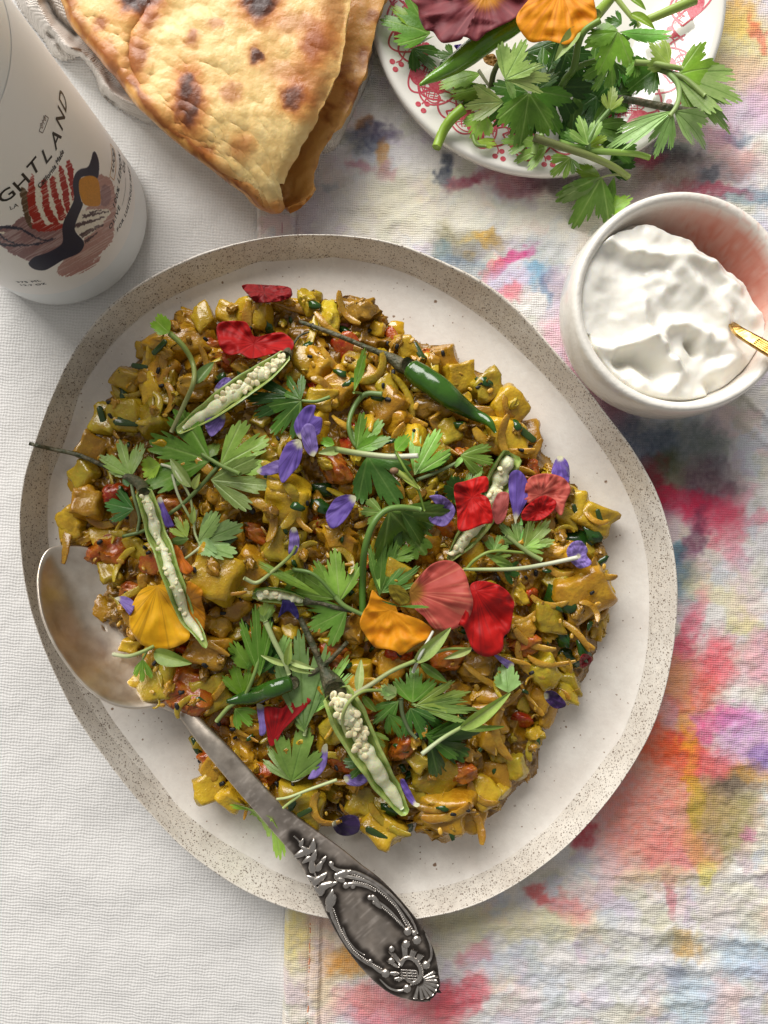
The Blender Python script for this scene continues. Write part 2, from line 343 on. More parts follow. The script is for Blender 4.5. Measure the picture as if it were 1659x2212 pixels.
Rout = lambda t: _ro(t) * 1.008
Rin = lambda t: _ri(t) * 1.026
PF = [(0, .0050), (.3, .0048), (.6, .0048), (.85, .0050), (.94, .0054), (.975, .0060), (.992, .0069), (1.0, .0074)]        # r/Rin
PR = [(0., .0074), (.06, .0079), (.22, .0100), (.42, .0126), (.6, .0149), (.74, .0168), (.80, .0177), (.86, .0180), (.92, .0174), (.97, .0161), (1., .0145)]
def plate_z(x, y):
    dx = x - PC[0]; dy = y - PC[1]; th = np.arctan2(dy, dx); r = np.hypot(dx, dy); ri = Rin(th); ro = Rout(th)
    zf = np.interp(r / ri, [a for a, b in PF], [b for a, b in PF]); u = (r - ri) / (ro - ri)
    zr = np.interp(u, [a for a, b in PR], [b for a, b in PR])
    return np.where(r < ri, zf, np.where(u <= 1.0, zr, 0.0))
def stoneware(name, dens, base, base2, spk, spk2):
    m, nt, bs = newmat(name); tc = N(nt, 'ShaderNodeTexCoord')
    c = mixc(nt, mapr(nt, noise(nt, 38, 5, .65), .38, .64), base, base2)
    c = mixc(nt, mapr(nt, noise(nt, 420, 3), .45, .75, 0, .45), c, spk2)
    for sca, th, f in dens:
        v = N(nt, 'ShaderNodeTexVoronoi'); v.inputs['Scale'].default_value = sca; nt.links.new(tc.outputs['Object'], v.inputs['Vector'])
        sx = N(nt, 'ShaderNodeSeparateColor'); nt.links.new(v.outputs['Color'], sx.inputs[0])
        nd = N(nt, 'ShaderNodeMath', operation='ADD'); nt.links.new(v.outputs['Distance'], nd.inputs[0])
        nt.links.new(mapr(nt, noise(nt, sca * 2.5, 2), .3, .7, -.09, .09), nd.inputs[1])
        pick = N(nt, 'ShaderNodeMath', operation='LESS_THAN'); nt.links.new(sx.outputs[0], pick.inputs[0]); pick.inputs[1].default_value = f
        sz = mapr(nt, sx.outputs[1], 0, 1, th * .5, th * 1.2)
        lt = N(nt, 'ShaderNodeMath', operation='SUBTRACT'); nt.links.new(sz, lt.inputs[0]); nt.links.new(nd.outputs[0], lt.inputs[1])
        on = mapr(nt, lt.outputs[0], 0, .07)
        mu = N(nt, 'ShaderNodeMath', operation='MULTIPLY'); nt.links.new(on, mu.inputs[0]); nt.links.new(pick.outputs[0], mu.inputs[1])
        c = mixc(nt, mu.outputs[0], c, spk)
    nt.links.new(c, bs.inputs['Base Color']); bs.inputs['Roughness'].default_value = .3
    nt.links.new(mapr(nt, noise(nt, 160, 3), .3, .7, .16, .42), bs.inputs['Roughness'])
    bump(nt, bs, noise(nt, 130, 3), .25, .0008); bump(nt, bs, noise(nt, 1500, 2), .18, .00015)
    return m
def build_plate():
    root = thing('dinner_plate', 'large uneven off-white stoneware plate with speckled beige rim holding the curry', 'plate', (PC[0], PC[1], 0))
    mw = stoneware('glazed_well', [(260, .16, .10), (800, .22, .10)], lin(232, 227, 218), lin(222, 214, 204), lin(136, 110, 88), lin(214, 207, 198))
    mr = stoneware('speckled_rim', [(1200, .38, .5), (1900, .36, .5), (760, .26, .25)], lin(222, 216, 205), lin(200, 192, 180), lin(130, 117, 105), lin(232, 224, 210))
    n = 360; th = -np.pi + np.arange(n) * 2 * np.pi / n; ri = Rin(th); ro = Rout(th)
    ro = ro + .0006 * (fbm(th * 6 + 20, th * 0 + 3, 5, 3) - .5)
    def rings(L, name, m, wr=True):
        V = []
        for r, z in L:
            z = np.broadcast_to(z, (n,)); V.append(np.stack([PC[0] + r * np.cos(th), PC[1] + r * np.sin(th), z], 1))
        o = obj(name, mesh(name, np.vstack(V), grid_faces(len(L), n, False, True), m), root); return o
    fz = [np.linspace(0, 1, 40)]
    rr = np.concatenate([[.002], np.linspace(.05, .94, 22), [.96, .975, .985, .992, 1.0]])
    L = [(r * ri, np.interp(r, [a for a, b in PF], [b for a, b in PF]) + .0003 * (fbm(np.cos(th) * r * 6 + 9, np.sin(th) * r * 6 + 9, 7, 2) - .5)) for r in rr]
    rings(L, 'well', mw)
    L = []
    for u in np.concatenate([np.linspace(0, .8, 18), [.84, .88, .91, .94, .965, .985, 1.0]]):
        L.append((ri + u * (ro - ri), np.interp(u, [a for a, b in PR], [b for a, b in PR]) + .0009 * (u > .02) * (fbm(np.cos(th) * 5 + 9, np.sin(th) * 5 + 9 + u * 2, 8, 3) - .5)))
    L += [(ro - .0005, .0128), (ro - .0022, .0104), (ro - .006, .0068), (ri * .97, .0032), (ri * .90, .0024), (ri * .80, .0018), (ri * .76, .0006), (ri * .70, .0006), (ri * .68, .0026), (ri * .02, .0026)]
    rings(L, 'rim', mr)
build_plate()

# ------------------------------------------------------------------ oil bottle
BC = np.array(P(127, 468, .003)[:2]); BR = .0342
def ray_cyl(px, py, R):
    d = np.array([(px - 829.5) * S, (1106 - py) * S, -D]); o_ = np.array([0, 0, D]) - np.array([BC[0], BC[1], 0])
    a = d[0] ** 2 + d[1] ** 2; b = 2 * (o_[0] * d[0] + o_[1] * d[1]); c = o_[0] ** 2 + o_[1] ** 2 - R * R
    q = b * b - 4 * a * c
    t = (-b - math.sqrt(max(q, 0))) / (2 * a); p = o_ + t * d
    return math.atan2(p[1], p[0]), p[2]
def build_bottle():
    root = thing('oil_bottle', 'matt white olive oil bottle with abstract red and navy art label', 'bottle', (BC[0], BC[1], 0))
    gl = pbr('matt_white_glass', lin(226, 228, 226), rough=.34, sss=.25, rad=(1, 1, 1), srad=.003, spec=.5)
    prof = [(.0001, .0006), (.028, .0006), (.0305, .0002), (.0325, .0010), (.0338, .0026), (BR, .0052), (BR, .012), (BR, .05), (BR, .09), (BR, .118), (.0338, .128), (.0318, .137), (.027, .146), (.0205, .153), (.0165, .160), (.0152, .168), (.0150, .190), (.0165, .1905), (.0168, .196), (.0150, .1965), (.0001, .1965)]
    pr = resample(prof, 90); n = 128; a = np.arange(n) * 2 * np.pi / n
    V = np.stack([BC[0] + pr[:, :1] * np.cos(a), BC[1] + pr[:, :1] * np.sin(a), np.broadcast_to(pr[:, 1:], (90, n))], -1)
    obj('glass_body', mesh('glass_body', V.reshape(-1, 3), grid_faces(90, n, False, True)[:, ::-1], gl), root)
    # stopper on top
    sp = [(.0001, .1968), (.0149, .1968), (.0155, .1985), (.0155, .214), (.0148, .216), (.0001, .2165)]
    pr2 = resample(sp, 24); V = np.stack([BC[0] + pr2[:, :1] * np.cos(a), BC[1] + pr2[:, :1] * np.sin(a), np.broadcast_to(pr2[:, 1:], (24, n))], -1)
    obj('stopper', mesh('stopper', V.reshape(-1, 3), grid_faces(24, n, False, True)[:, ::-1], pbr('dark_stopper', lin(60, 56, 52), rough=.4)), root)
    # label with printed art: dense sheet wrapped on the body
    zlo = np.mean([ray_cyl(*Q(9, *q), BR)[1] for q in ((650, 2010), (900, 1900), (1080, 1760))])
    LR = BR + .00012
    th = np.linspace(math.radians(-160), math.radians(76), 800); zz = np.linspace(zlo, .112, 420); T, ZZ = np.meshgrid(th, zz, indexing='ij')
    X = BC[0] + LR * np.cos(T); Y = BC[1] + LR * np.sin(T); px, py = pix(X, Y, ZZ)
    zx = px / .22812; zy = (py - 164.6) / .22812
    vis = ((X * 1.0) * 0 + (np.cos(T) * (-X) + np.sin(T) * (-Y)) > -.005)
    col = np.ones(X.shape + (3,)) * np.array([236, 233, 228.])
    n1 = fbm(zx / 60, zy / 60, 71, 3); st1 = fbm((zx * .5 + zy * .86) / 9, (zx * .86 - zy * .5) / 160, 73, 3); fine = fbm(zx / 9, zy / 9, 75, 2)
    ex = zx + 26 * (fbm(zx / 16, zy / 16, 77, 2) - .5); ey = zy + 26 * (fbm(zx / 16, zy / 16, 79, 2) - .5)
    def put(poly, c, rough=False, tex=None, al=1.):
        nonlocal col
        bb = np.array(poly); k = vis & (zx > bb[:, 0].min() - 30) & (zx < bb[:, 0].max() + 30) & (zy > bb[:, 1].min() - 30) & (zy < bb[:, 1].max() + 30)
        x_, y_ = (ex[k], ey[k]) if rough else (zx[k], zy[k]); acc = 0
        for ox, oy in ((-1.2, -1.2), (1.2, -1.2), (-1.2, 1.2), (1.2, 1.2)): acc = acc + inpoly(x_ + ox, y_ + oy, poly) / 4.
        f = acc * al
        if tex is not None: f = f * tex[k]
        cc = np.array(c, float) * (.94 + .12 * fine[k])[:, None]
        col[k] = col[k] * (1 - f[:, None]) + cc * f[:, None]
    def sm(p, n_=90): return resample(p, n_, True)
    dry = sst(.36, .5, st1); dry2 = .68 + .32 * sst(.3, .5, st1)
    put(sm([(90,1420),(230,1330),(420,1390),(610,1450),(600,1600),(560,1690),(350,1760),(150,1700),(20,1610),(-60,1560),(-60,1440)]), (140, 105, 106), True, dry2)
    put(sm([(920,950),(1040,970),(1090,1080),(1100,1250),(1080,1400),(1060,1560),(950,1680),(840,1790),(700,1860),(560,1870),(540,1830),(640,1700),(780,1600),(800,1500),(780,1300),(860,1200)]), (178, 138, 130), True, dry2)
    put(sm([(560,1880),(700,1830),(880,1760),(960,1660),(930,1760),(800,1850),(650,1895)]), (178, 132, 124), True, dry)
    put(sm([(960,1040),(1040,1050),(1040,1200),(960,1220)]), (140, 108, 112), True, dry2, .8)
    put(sm([(710,1420),(760,1280),(1040,1270),(960,1400),(820,1520),(740,1500)]), (226, 220, 208), True)
    for a_, b_, w1 in (((780,1330),(1030,1280),16), ((710,1420),(990,1330),20), ((760,1510),(980,1400),22), ((850,1290),(960,1270),14), ((800,1570),(930,1480),16)):
        dx, dy = b_[0] - a_[0], b_[1] - a_[1]; l = math.hypot(dx, dy); nx, ny = -dy / l * w1, dx / l * w1
        put([(a_[0] + nx, a_[1] + ny), (b_[0] + nx * .3, b_[1] + ny * .3), (b_[0] - nx * .3, b_[1] - ny * .3), (a_[0] - nx, a_[1] - ny)], (82, 62, 68), True, dry2)
    # onion with red strokes
    put(sm([(270,1060),(345,1030),(420,1000),(560,900),(690,960),(700,1200),(640,1330),(560,1420),(430,1440),(310,1400),(270,1250)]), (228, 222, 208), True)
    put(sm([(195,1060),(255,1090),(270,1250),(300,1380),(340,1450),(270,1420),(225,1300),(200,1180)]), (88, 66, 48), True, dry2)
    for p in ([(310,920),(330,1060),(340,1200),(390,1330),(430,1420),(360,1430),(290,1330),(262,1180),(265,1050)], [(390,1000),(440,990),(460,1130),(480,1250),(560,1390),(500,1400),(420,1290),(395,1150)],
              [(475,960),(520,960),(540,1080),(600,1250),(620,1340),(560,1360),(520,1220),(480,1080)], [(555,860),(600,880),(640,1050),(660,1200),(640,1300),(600,1180),(570,1000)],
              [(630,850),(655,790),(690,870),(705,1050),(695,1180),(665,1050)], [(300,1390),(420,1410),(560,1390),(600,1400),(560,1455),(420,1475),(330,1455)]):
        put(sm(p, 60), (158, 34, 32), True, .35 + .65 * sst(.25, .42, st1))
    put(sm([(710,930),(760,880),(830,860),(862,790),(880,720),(905,718),(935,800),(938,900),(920,970),(860,950),(770,960),(748,1060),(770,1180),(785,1215),(740,1330),(710,1420),(720,1480),(790,1560),(790,1620),(740,1680),(600,1740),(500,1800),(420,1838),(330,1830),(275,1790),(275,1760),(330,1710),(450,1670),(560,1610),(595,1560),(590,1440),(610,1360),(660,1260),(700,1160),(690,1020)], 160), (36, 36, 58))
    put(sm([(760,975),(850,942),(920,970),(945,1060),(948,1210),(880,1232),(800,1215),(765,1150),(748,1060)]), (196, 132, 28))
    for p, w1 in (([(-20,1435),(80,1430),(200,1450),(330,1520),(420,1555),(520,1535)], 15), ([(-20,1580),(80,1600),(240,1600),(400,1580),(500,1550)], 13), ([(-20,1480),(40,1540),(140,1580)], 12)):
        q = resample(p, 24); t_ = np.gradient(q, axis=0); t_ /= np.linalg.norm(t_, axis=1)[:, None]; nn = np.stack([-t_[:, 1], t_[:, 0]], 1)
        wv = w1 * np.linspace(1, .4, 24)[:, None]; put(np.vstack([q + nn * wv, (q - nn * wv)[::-1]]).tolist(), (38, 40, 62), True, dry2)
    put([(-10,1470),(60,1475),(20,1510)], (226, 216, 200), True)
    lm = pbr('label_paper', attr=True, rough=.5, spec=.35)
    V = np.stack([X, Y, ZZ], -1)
    lab = obj('label', mesh('label', V.reshape(-1, 3), grid_faces(800, 420), lm, linA(col).reshape(-1, 3)), root)
    # lettering
    ink = pbr('label_ink', lin(34, 32, 36), rough=.5); ochre = pbr('label_ochre_ink', lin(196, 140, 60), rough=.5); greyink = pbr('label_grey_ink', lin(120, 108, 100), rough=.5)
    TR = BR + .0002
    dg = bpy.context.evaluated_depsgraph_get
    def textmesh(s, sp=1.0):
        cu = bpy.data.curves.new('t', 'FONT'); cu.body = s; cu.size = 1; cu.space_character = sp; cu.resolution_u = 3
        ob = bpy.data.objects.new('t', cu); sc.collection.objects.link(ob); bpy.context.view_layer.update()
        me = bpy.data.meshes.new_from_object(ob.evaluated_get(dg())); bpy.data.objects.remove(ob)
        v = np.array([tuple(q.co[:2]) for q in me.vertices]); f = [list(p.vertices) for p in me.polygons]; return v, f
    def lab2(z9): t, z = ray_cyl(*Q(9, *z9), TR); return np.array([t * TR, z])
    def wrap(name, uv, f, m):
        t = uv[:, 0] / TR; V = np.stack([BC[0] + TR * np.cos(t), BC[1] + TR * np.sin(t), uv[:, 1]], 1)
        return obj(name, mesh(name, V, f, m, smooth=False), lab)
    def text(s, a, b, hgt=None, m=ink, sp=1.05, name='lettering', bold=0):
        A = lab2(a); B = lab2(b); v, f = textmesh(s, sp); v = v - [v[:, 0].min(), 0]; L = v[:, 0].max()
        d = (B - A); ln = np.linalg.norm(d); d = d / ln; nrm = np.array([-d[1], d[0]]); k = ln / L; kh = hgt / .7 if hgt else k
        for off in ([(0, 0)] if not bold else [(0, 0), (bold, 0), (0, bold), (bold, bold)]):
            uv = A + np.outer(v[:, 0] * k + off[0], d) + np.outer(v[:, 1] * kh + off[1], nrm); wrap(name, uv, f, m)
    cs = [(60,1130),(205,1010),(322,862),(445,742),(530,590),(575,400),(598,225)]
    Lc = [lab2(c) for c in cs]
    for i, ch in enumerate('GHTLAND'):
        t = Lc[min(i + 1, 6)] - Lc[max(i - 1, 0)]; t = t / np.linalg.norm(t); nrm = np.array([-t[1], t[0]])
        v, f = textmesh(ch); c0 = (v.max(0) + v.min(0)) / 2; v = v - c0; k = .0050 / .7
        for off in ((0, 0), (.00012, 0), (0, .00012), (.00012, .00012)):
            uv = Lc[i] + np.outer(v[:, 0] * k + off[0], t) + np.outer(v[:, 1] * k + off[1], nrm); wrap('letter', uv, f, ink)
    text('California Made', (375,1066), (606,724), .0019, bold=.00012); text('LA', (100,1268), (178,1232), .0018)
    text('LUCID', (1072,915), (1085,715), .0019, bold=.00012); text('OLIVE', (1045,1455), (1140,1250), .0021, sp=1.25, bold=.00012)
    text('100%', (1085,1245), (1133,1072), .0021, sp=1.15, bold=.00012); text('LEMON', (1130,1022), (1140,752), .0021, sp=1.2, bold=.00012)
    text('OIL', (1180,930), (1185,822), .0021, sp=1.25, bold=.00012); text('FOR LUSTROUS FARE', (1115,1475), (1225,880), .0017, sp=1.2, bold=.0001)
    text('375 ML', (165,1955), (390,1942), .0016, sp=1.15, bold=.00012); text('12.7 OZ', (205,1985), (440,1970), .0016, sp=1.15, bold=.00012)
    text('016', (400,505), (440,405), .0018, m=greyink)
    def line(pts, wd, m, name='printed_line'):
        q = np.array([lab2(p_) for p_ in pts])
        for a_, b_ in zip(q[:-1], q[1:]):
            d = b_ - a_; ln = np.linalg.norm(d); d = d / ln; nn = np.array([-d[1], d[0]]) * wd / 2; u = np.linspace(0, 1, 8)[:, None]
            uv = np.vstack([a_ + u * (b_ - a_) + nn, a_ + u * (b_ - a_) - nn]); f = [[i, i + 1, i + 9, i + 8] for i in range(7)]; wrap(name, uv, f, m)
    line([(1155,1225),(1190,960)], .00018, ink)
    line([(1045,640),(1083,690),(1080,985),(1040,945),(1045,640)], .00028, ochre, 'printed_box')
    line([(370,520),(405,538),(460,395),(428,372),(370,520)], .00026, greyink, 'printed_box')
build_bottle()
# ------------------------------------------------------------------ linen napkin under the bread
NAPO = [(15,-120),(30,-40),(38,5),(58,38),(96,86),(118,122),(150,128),(172,120),(205,160),(222,205),(258,232),(300,255),(330,268),(352,272),(420,290),(520,330),(600,345),(680,335),(712,328),(730,312),(742,285),(765,235),(795,170),(806,120),(818,60),(835,20),(850,-120)]
def build_napkin():
    root = None
    step = 3.0; gx = np.arange(0, 860, step); gy = np.arange(-120, 352, step); PX, PY = np.meshgrid(gx, gy, indexing='ij')
    out = resample(NAPO, 160, True)[:, :2]; ins = inpoly(PX, PY, out); d = dpoly(PX, PY, out)
    d = np.where(ins, d, -d)
    wv = 10 * (fbm(PX / 45, PY / 45, 81, 3) - .5)
    Z = .013 * sst(-2, 22, d) ** .7 + .004 * sst(20, 90, d)
    for pl, amp, wd in (([(60,-100),(80,10),(110,60),(150,100),(190,130),(225,185),(262,215),(320,238)], .0075, 13), ([(40,-40),(60,20),(95,75),(120,105)], .0045, 10),
                        ([(95,-80),(100,0),(125,40),(165,75)], -.0065, 7), ([(120,90),(175,115),(215,165),(240,205),(300,232),(350,250)], .004, 8), ([(105,70),(140,112),(160,118)], -.006, 6),
                        ([(225,195),(235,212),(255,222)], -.008, 6), ([(830,20),(812,90),(800,150),(770,220),(745,275),(725,318)], .005, 9), ([(820,60),(800,125),(775,190)], -.003, 5)):
        Z += amp * np.exp(-(dpoly(PX + wv * .4, PY + wv * .4, pl, False) / wd) ** 2) * (d > -1)
    Z += .0016 * (fbm(PX / 28, PY / 28, 83, 3) - .5) * sst(0, 15, d)
    Z = np.where(d > -step * 1.6, Z, np.nan)
    pz = np.nan_to_num(np.maximum(Z, -.0006 + .0 * Z), nan=0)
    k = S * (1 - pz / D); V = np.stack([(PX - 829.5) * k, (1106 - PY) * k, pz], -1).reshape(-1, 3)
    F = grid_faces(*PX.shape); ok = ~np.isnan(Z).reshape(-1); F = F[ok[F].all(1)][:, ::-1]
    used = np.unique(F); mp = -np.ones(len(V), int); mp[used] = np.arange(len(used)); V = V[used]; F = mp[F]
    m, nt, bs = newmat('grey_linen'); bs.inputs['Roughness'].default_value = .9; bs.inputs['Specular IOR Level'].default_value = .15
    h = weave(nt, bs, .0008, .7, .0003, .5)
    c = mixc(nt, mapr(nt, h, -1, .6), lin(176, 167, 157), lin(214, 206, 197)); c = mixc(nt, mapr(nt, noise(nt, 1200, 3), .35, .7, 0, .5), c, lin(205, 198, 190))
    nt.links.new(c, bs.inputs['Base Color']); bump(nt, bs, noise(nt, 250, 3), .4, .0007)
    o = obj('linen_napkin', mesh('linen_napkin', V, F, m)); tag(o, 'crumpled grey linen napkin wrapped beneath the folded flatbread', 'napkin')
build_napkin()

# ------------------------------------------------------------------ folded flatbread
def build_bread():
    ys = np.array([-110, -60, 0, 45, 95, 165, 225, 280, 330, 380, 408, 425, 438, 447.])
    Lx = np.array([118, 132, 150, 166, 210, 268, 314, 374, 434, 500, 541, 553, 569, 596.])
    Rt = np.array([768, 765, 757, 752, 745, 730, 700, 670, 635, 606, 599, 598, 599, 602.])
    Rb = np.array([865, 850, 832, 816, 804, 786, 760, 727, 694, 678, 676, 668, 650, 618.])
    yy = np.concatenate([np.linspace(-110, 380, 110), np.linspace(384, 447, 26)])
    def ip(a): return np.interp(yy, ys, a)
    k = np.ones(5) / 5
    def smm(a): return np.convolve(np.concatenate([[a[0]] * 2, a, [a[-1]] * 2]), k, 'valid')
    L, T_, B_ = smm(ip(Lx)), smm(ip(Rt)), smm(ip(Rb))
    L = L + 5 * (fbm(yy / 22, yy * 0, 91, 3) - .5); T_ = T_ + 5 * (fbm(yy / 16, yy * 0 + 5, 92, 3) - .5); B_ = B_ + 6 * (fbm(yy / 20, yy * 0 + 9, 93, 3) - .5)
    n = len(yy); m1, m2, m3 = 96, 18, 60
    zb = np.interp(yy, [-110, 250, 447], [.0150, .0150, .0085]); hh = np.interp(yy, [-110, 200, 330, 400, 440, 447], [.015, .015, .014, .0125, .010, .0075])
    V = []; TP = []
    for i in range(n):
        zt = zb[i] + hh[i]; rad = hh[i] / 2
        u = np.linspace(0, 1, m1); x = T_[i] + (L[i] + 4 - T_[i]) * u
        z = zt + .0014 * np.sin(np.pi * u) ** .8 - .002 * (1 - sst(0, .10, u)) * (yy[i] < 395)
        a = np.linspace(0, np.pi, m2 + 2)[1:-1]; xf = L[i] + 4 - 6 * np.sin(a); zf = zb[i] + rad + rad * np.cos(a)
        u2 = np.linspace(0, 1, m3); xb = L[i] + 4 + (B_[i] - L[i] - 4) * u2; zz = zb[i] + .0050 * sst(.6, 1, u2)
        V.append(np.stack([np.concatenate([x, xf, xb]), np.full(m1 + m2 + m3, yy[i]), np.concatenate([z, zf, zz])], 1))
    V = np.array(V); PX = V[..., 0]; PY = V[..., 1]; Z = V[..., 2]
    top = np.zeros(PX.shape); top[:, :m1] = 1
    lay = np.linspace(0, 1, m1 + m2 + m3)[None] * np.ones((n, 1))
    Z = Z + .0022 * (fbm(PX / 55, PY / 55 + lay * 9, 95, 3) - .5) + .0006 * (fbm(PX / 16, PY / 16 + lay * 30, 96, 3) - .5)
    # second crease of the fold along the left
    cr = dpoly(PX, PY, [(300,-60),(330,20),(290,70),(283,110),(290,150),(310,190)], False)
    Z = Z + top * (-.0010 * np.exp(-(cr / 9) ** 2) + .0003 * np.exp(-((dpoly(PX, PY, [(345,0),(310,60),(305,110),(318,170)], False)) / 12) ** 2))
    c = np.ones(PX.shape + (3,)) * np.array([224, 190, 122.])
    n1 = fbm(PX / 40, PY / 40, 97, 4)[..., None]; n2 = fbm(PX / 9, PY / 9, 98, 3)[..., None]
    def mx(f, rgb):
        nonlocal c
        f = np.clip(f, 0, 1); c = c * (1 - f) + np.array(rgb, float) * f
    mx(.7 * sst(.45, .7, n1), (236, 206, 140)); mx(.35 * sst(.55, .8, fbm(PX / 60 + 9, PY / 60, 99, 3))[..., None], (206, 150, 78)); mx(.35 * sst(.55, .75, n2), (242, 220, 164))
    ox = PX + 26 * (fbm(PX / 16, PY / 16, 101, 3) - .5); oy = PY + 26 * (fbm(PX / 16, PY / 16, 104, 3) - .5)
    tp = top[..., None]
    for x0, y0, rx, ry, st in ((413,225,24,50,1.), (410,195,14,30,.7), (305,10,38,26,1.), (560,12,34,34,1.), (635,217,22,26,.85), (555,130,14,16,.7), (417,93,12,12,.55), (300,130,20,44,.6), (326,52,16,26,.5), (680,110,22,28,.6), (690,95,30,40,.4), (505,210,18,18,.4), (225,60,12,14,.6), (240,130,18,30,.4), (470,60,14,10,.35), (665,190,30,40,.35), (520,320,22,18,.3), (620,160,40,20,.25), (640,60,40,20,.3), (450,325,14,12,.45), (720,30,20,40,.3)):
        d = np.sqrt(((ox - x0) / rx / 1.3) ** 2 + ((oy - y0) / ry / 1.3) ** 2)[..., None]
        mx(tp * st * .8 * (1 - sst(.4, 2.0, d)), (198, 112, 44)); mx(tp * st * (1 - sst(.35, 1.25, d)), (122, 56, 22)); mx(tp * (st > .65) * st * (1 - sst(.3, 1.0, d)) * sst(.2, .5, n2 + .15), (56, 26, 15))
    eL = (PX - L[:, None])[..., None]; mx(.75 * tp * (1 - sst(0, 34, eL + 24 * (n1 - .5))), (176, 98, 34)); mx(.8 * tp * (1 - sst(0, 15, eL + 10 * (n1 - .5))), (118, 60, 20))
    mx(.7 * (1 - sst(0, 26, (447 - PY)[..., None] * .6 + 9 * n2)), (176, 104, 40))
    lower = (1 - tp); mx(lower * .7, (196, 136, 62)); mx(lower * .7 * sst(.5, .7, n1), (208, 150, 76)); mx(lower * .8 * (sst(.65, .95, n1 + n2 * .3)), (134, 76, 30))
    V = np.stack([*(lambda k_: ((PX - 829.5) * k_, (1106 - PY) * k_))(S * (1 - Z / D)), Z], -1)
    mt = pbr('toasted_dough', attr=True, rough=.42, rvar=.14, scale=240, bscale=[260, 900], bstr=.35, bdist=.0010, sss=.12, srad=.002, spec=.4)
    o = obj('folded_flatbread', mesh('folded_flatbread', V.reshape(-1, 3), grid_faces(n, m1 + m2 + m3), mt, linA(c).reshape(-1, 3)))
    md = o.modifiers.new('thick', 'SOLIDIFY'); md.thickness = .0026; md.offset = -1
    b2 = o.modifiers.new('round', 'BEVEL'); b2.width = .0009; b2.segments = 2; b2.limit_method = 'ANGLE'; b2.angle_limit = 1.0
    tag(o, 'golden brown folded flatbread with charred spots resting on the linen napkin', 'bread')
    # tip of another flatbread peeping out behind
build_bread()

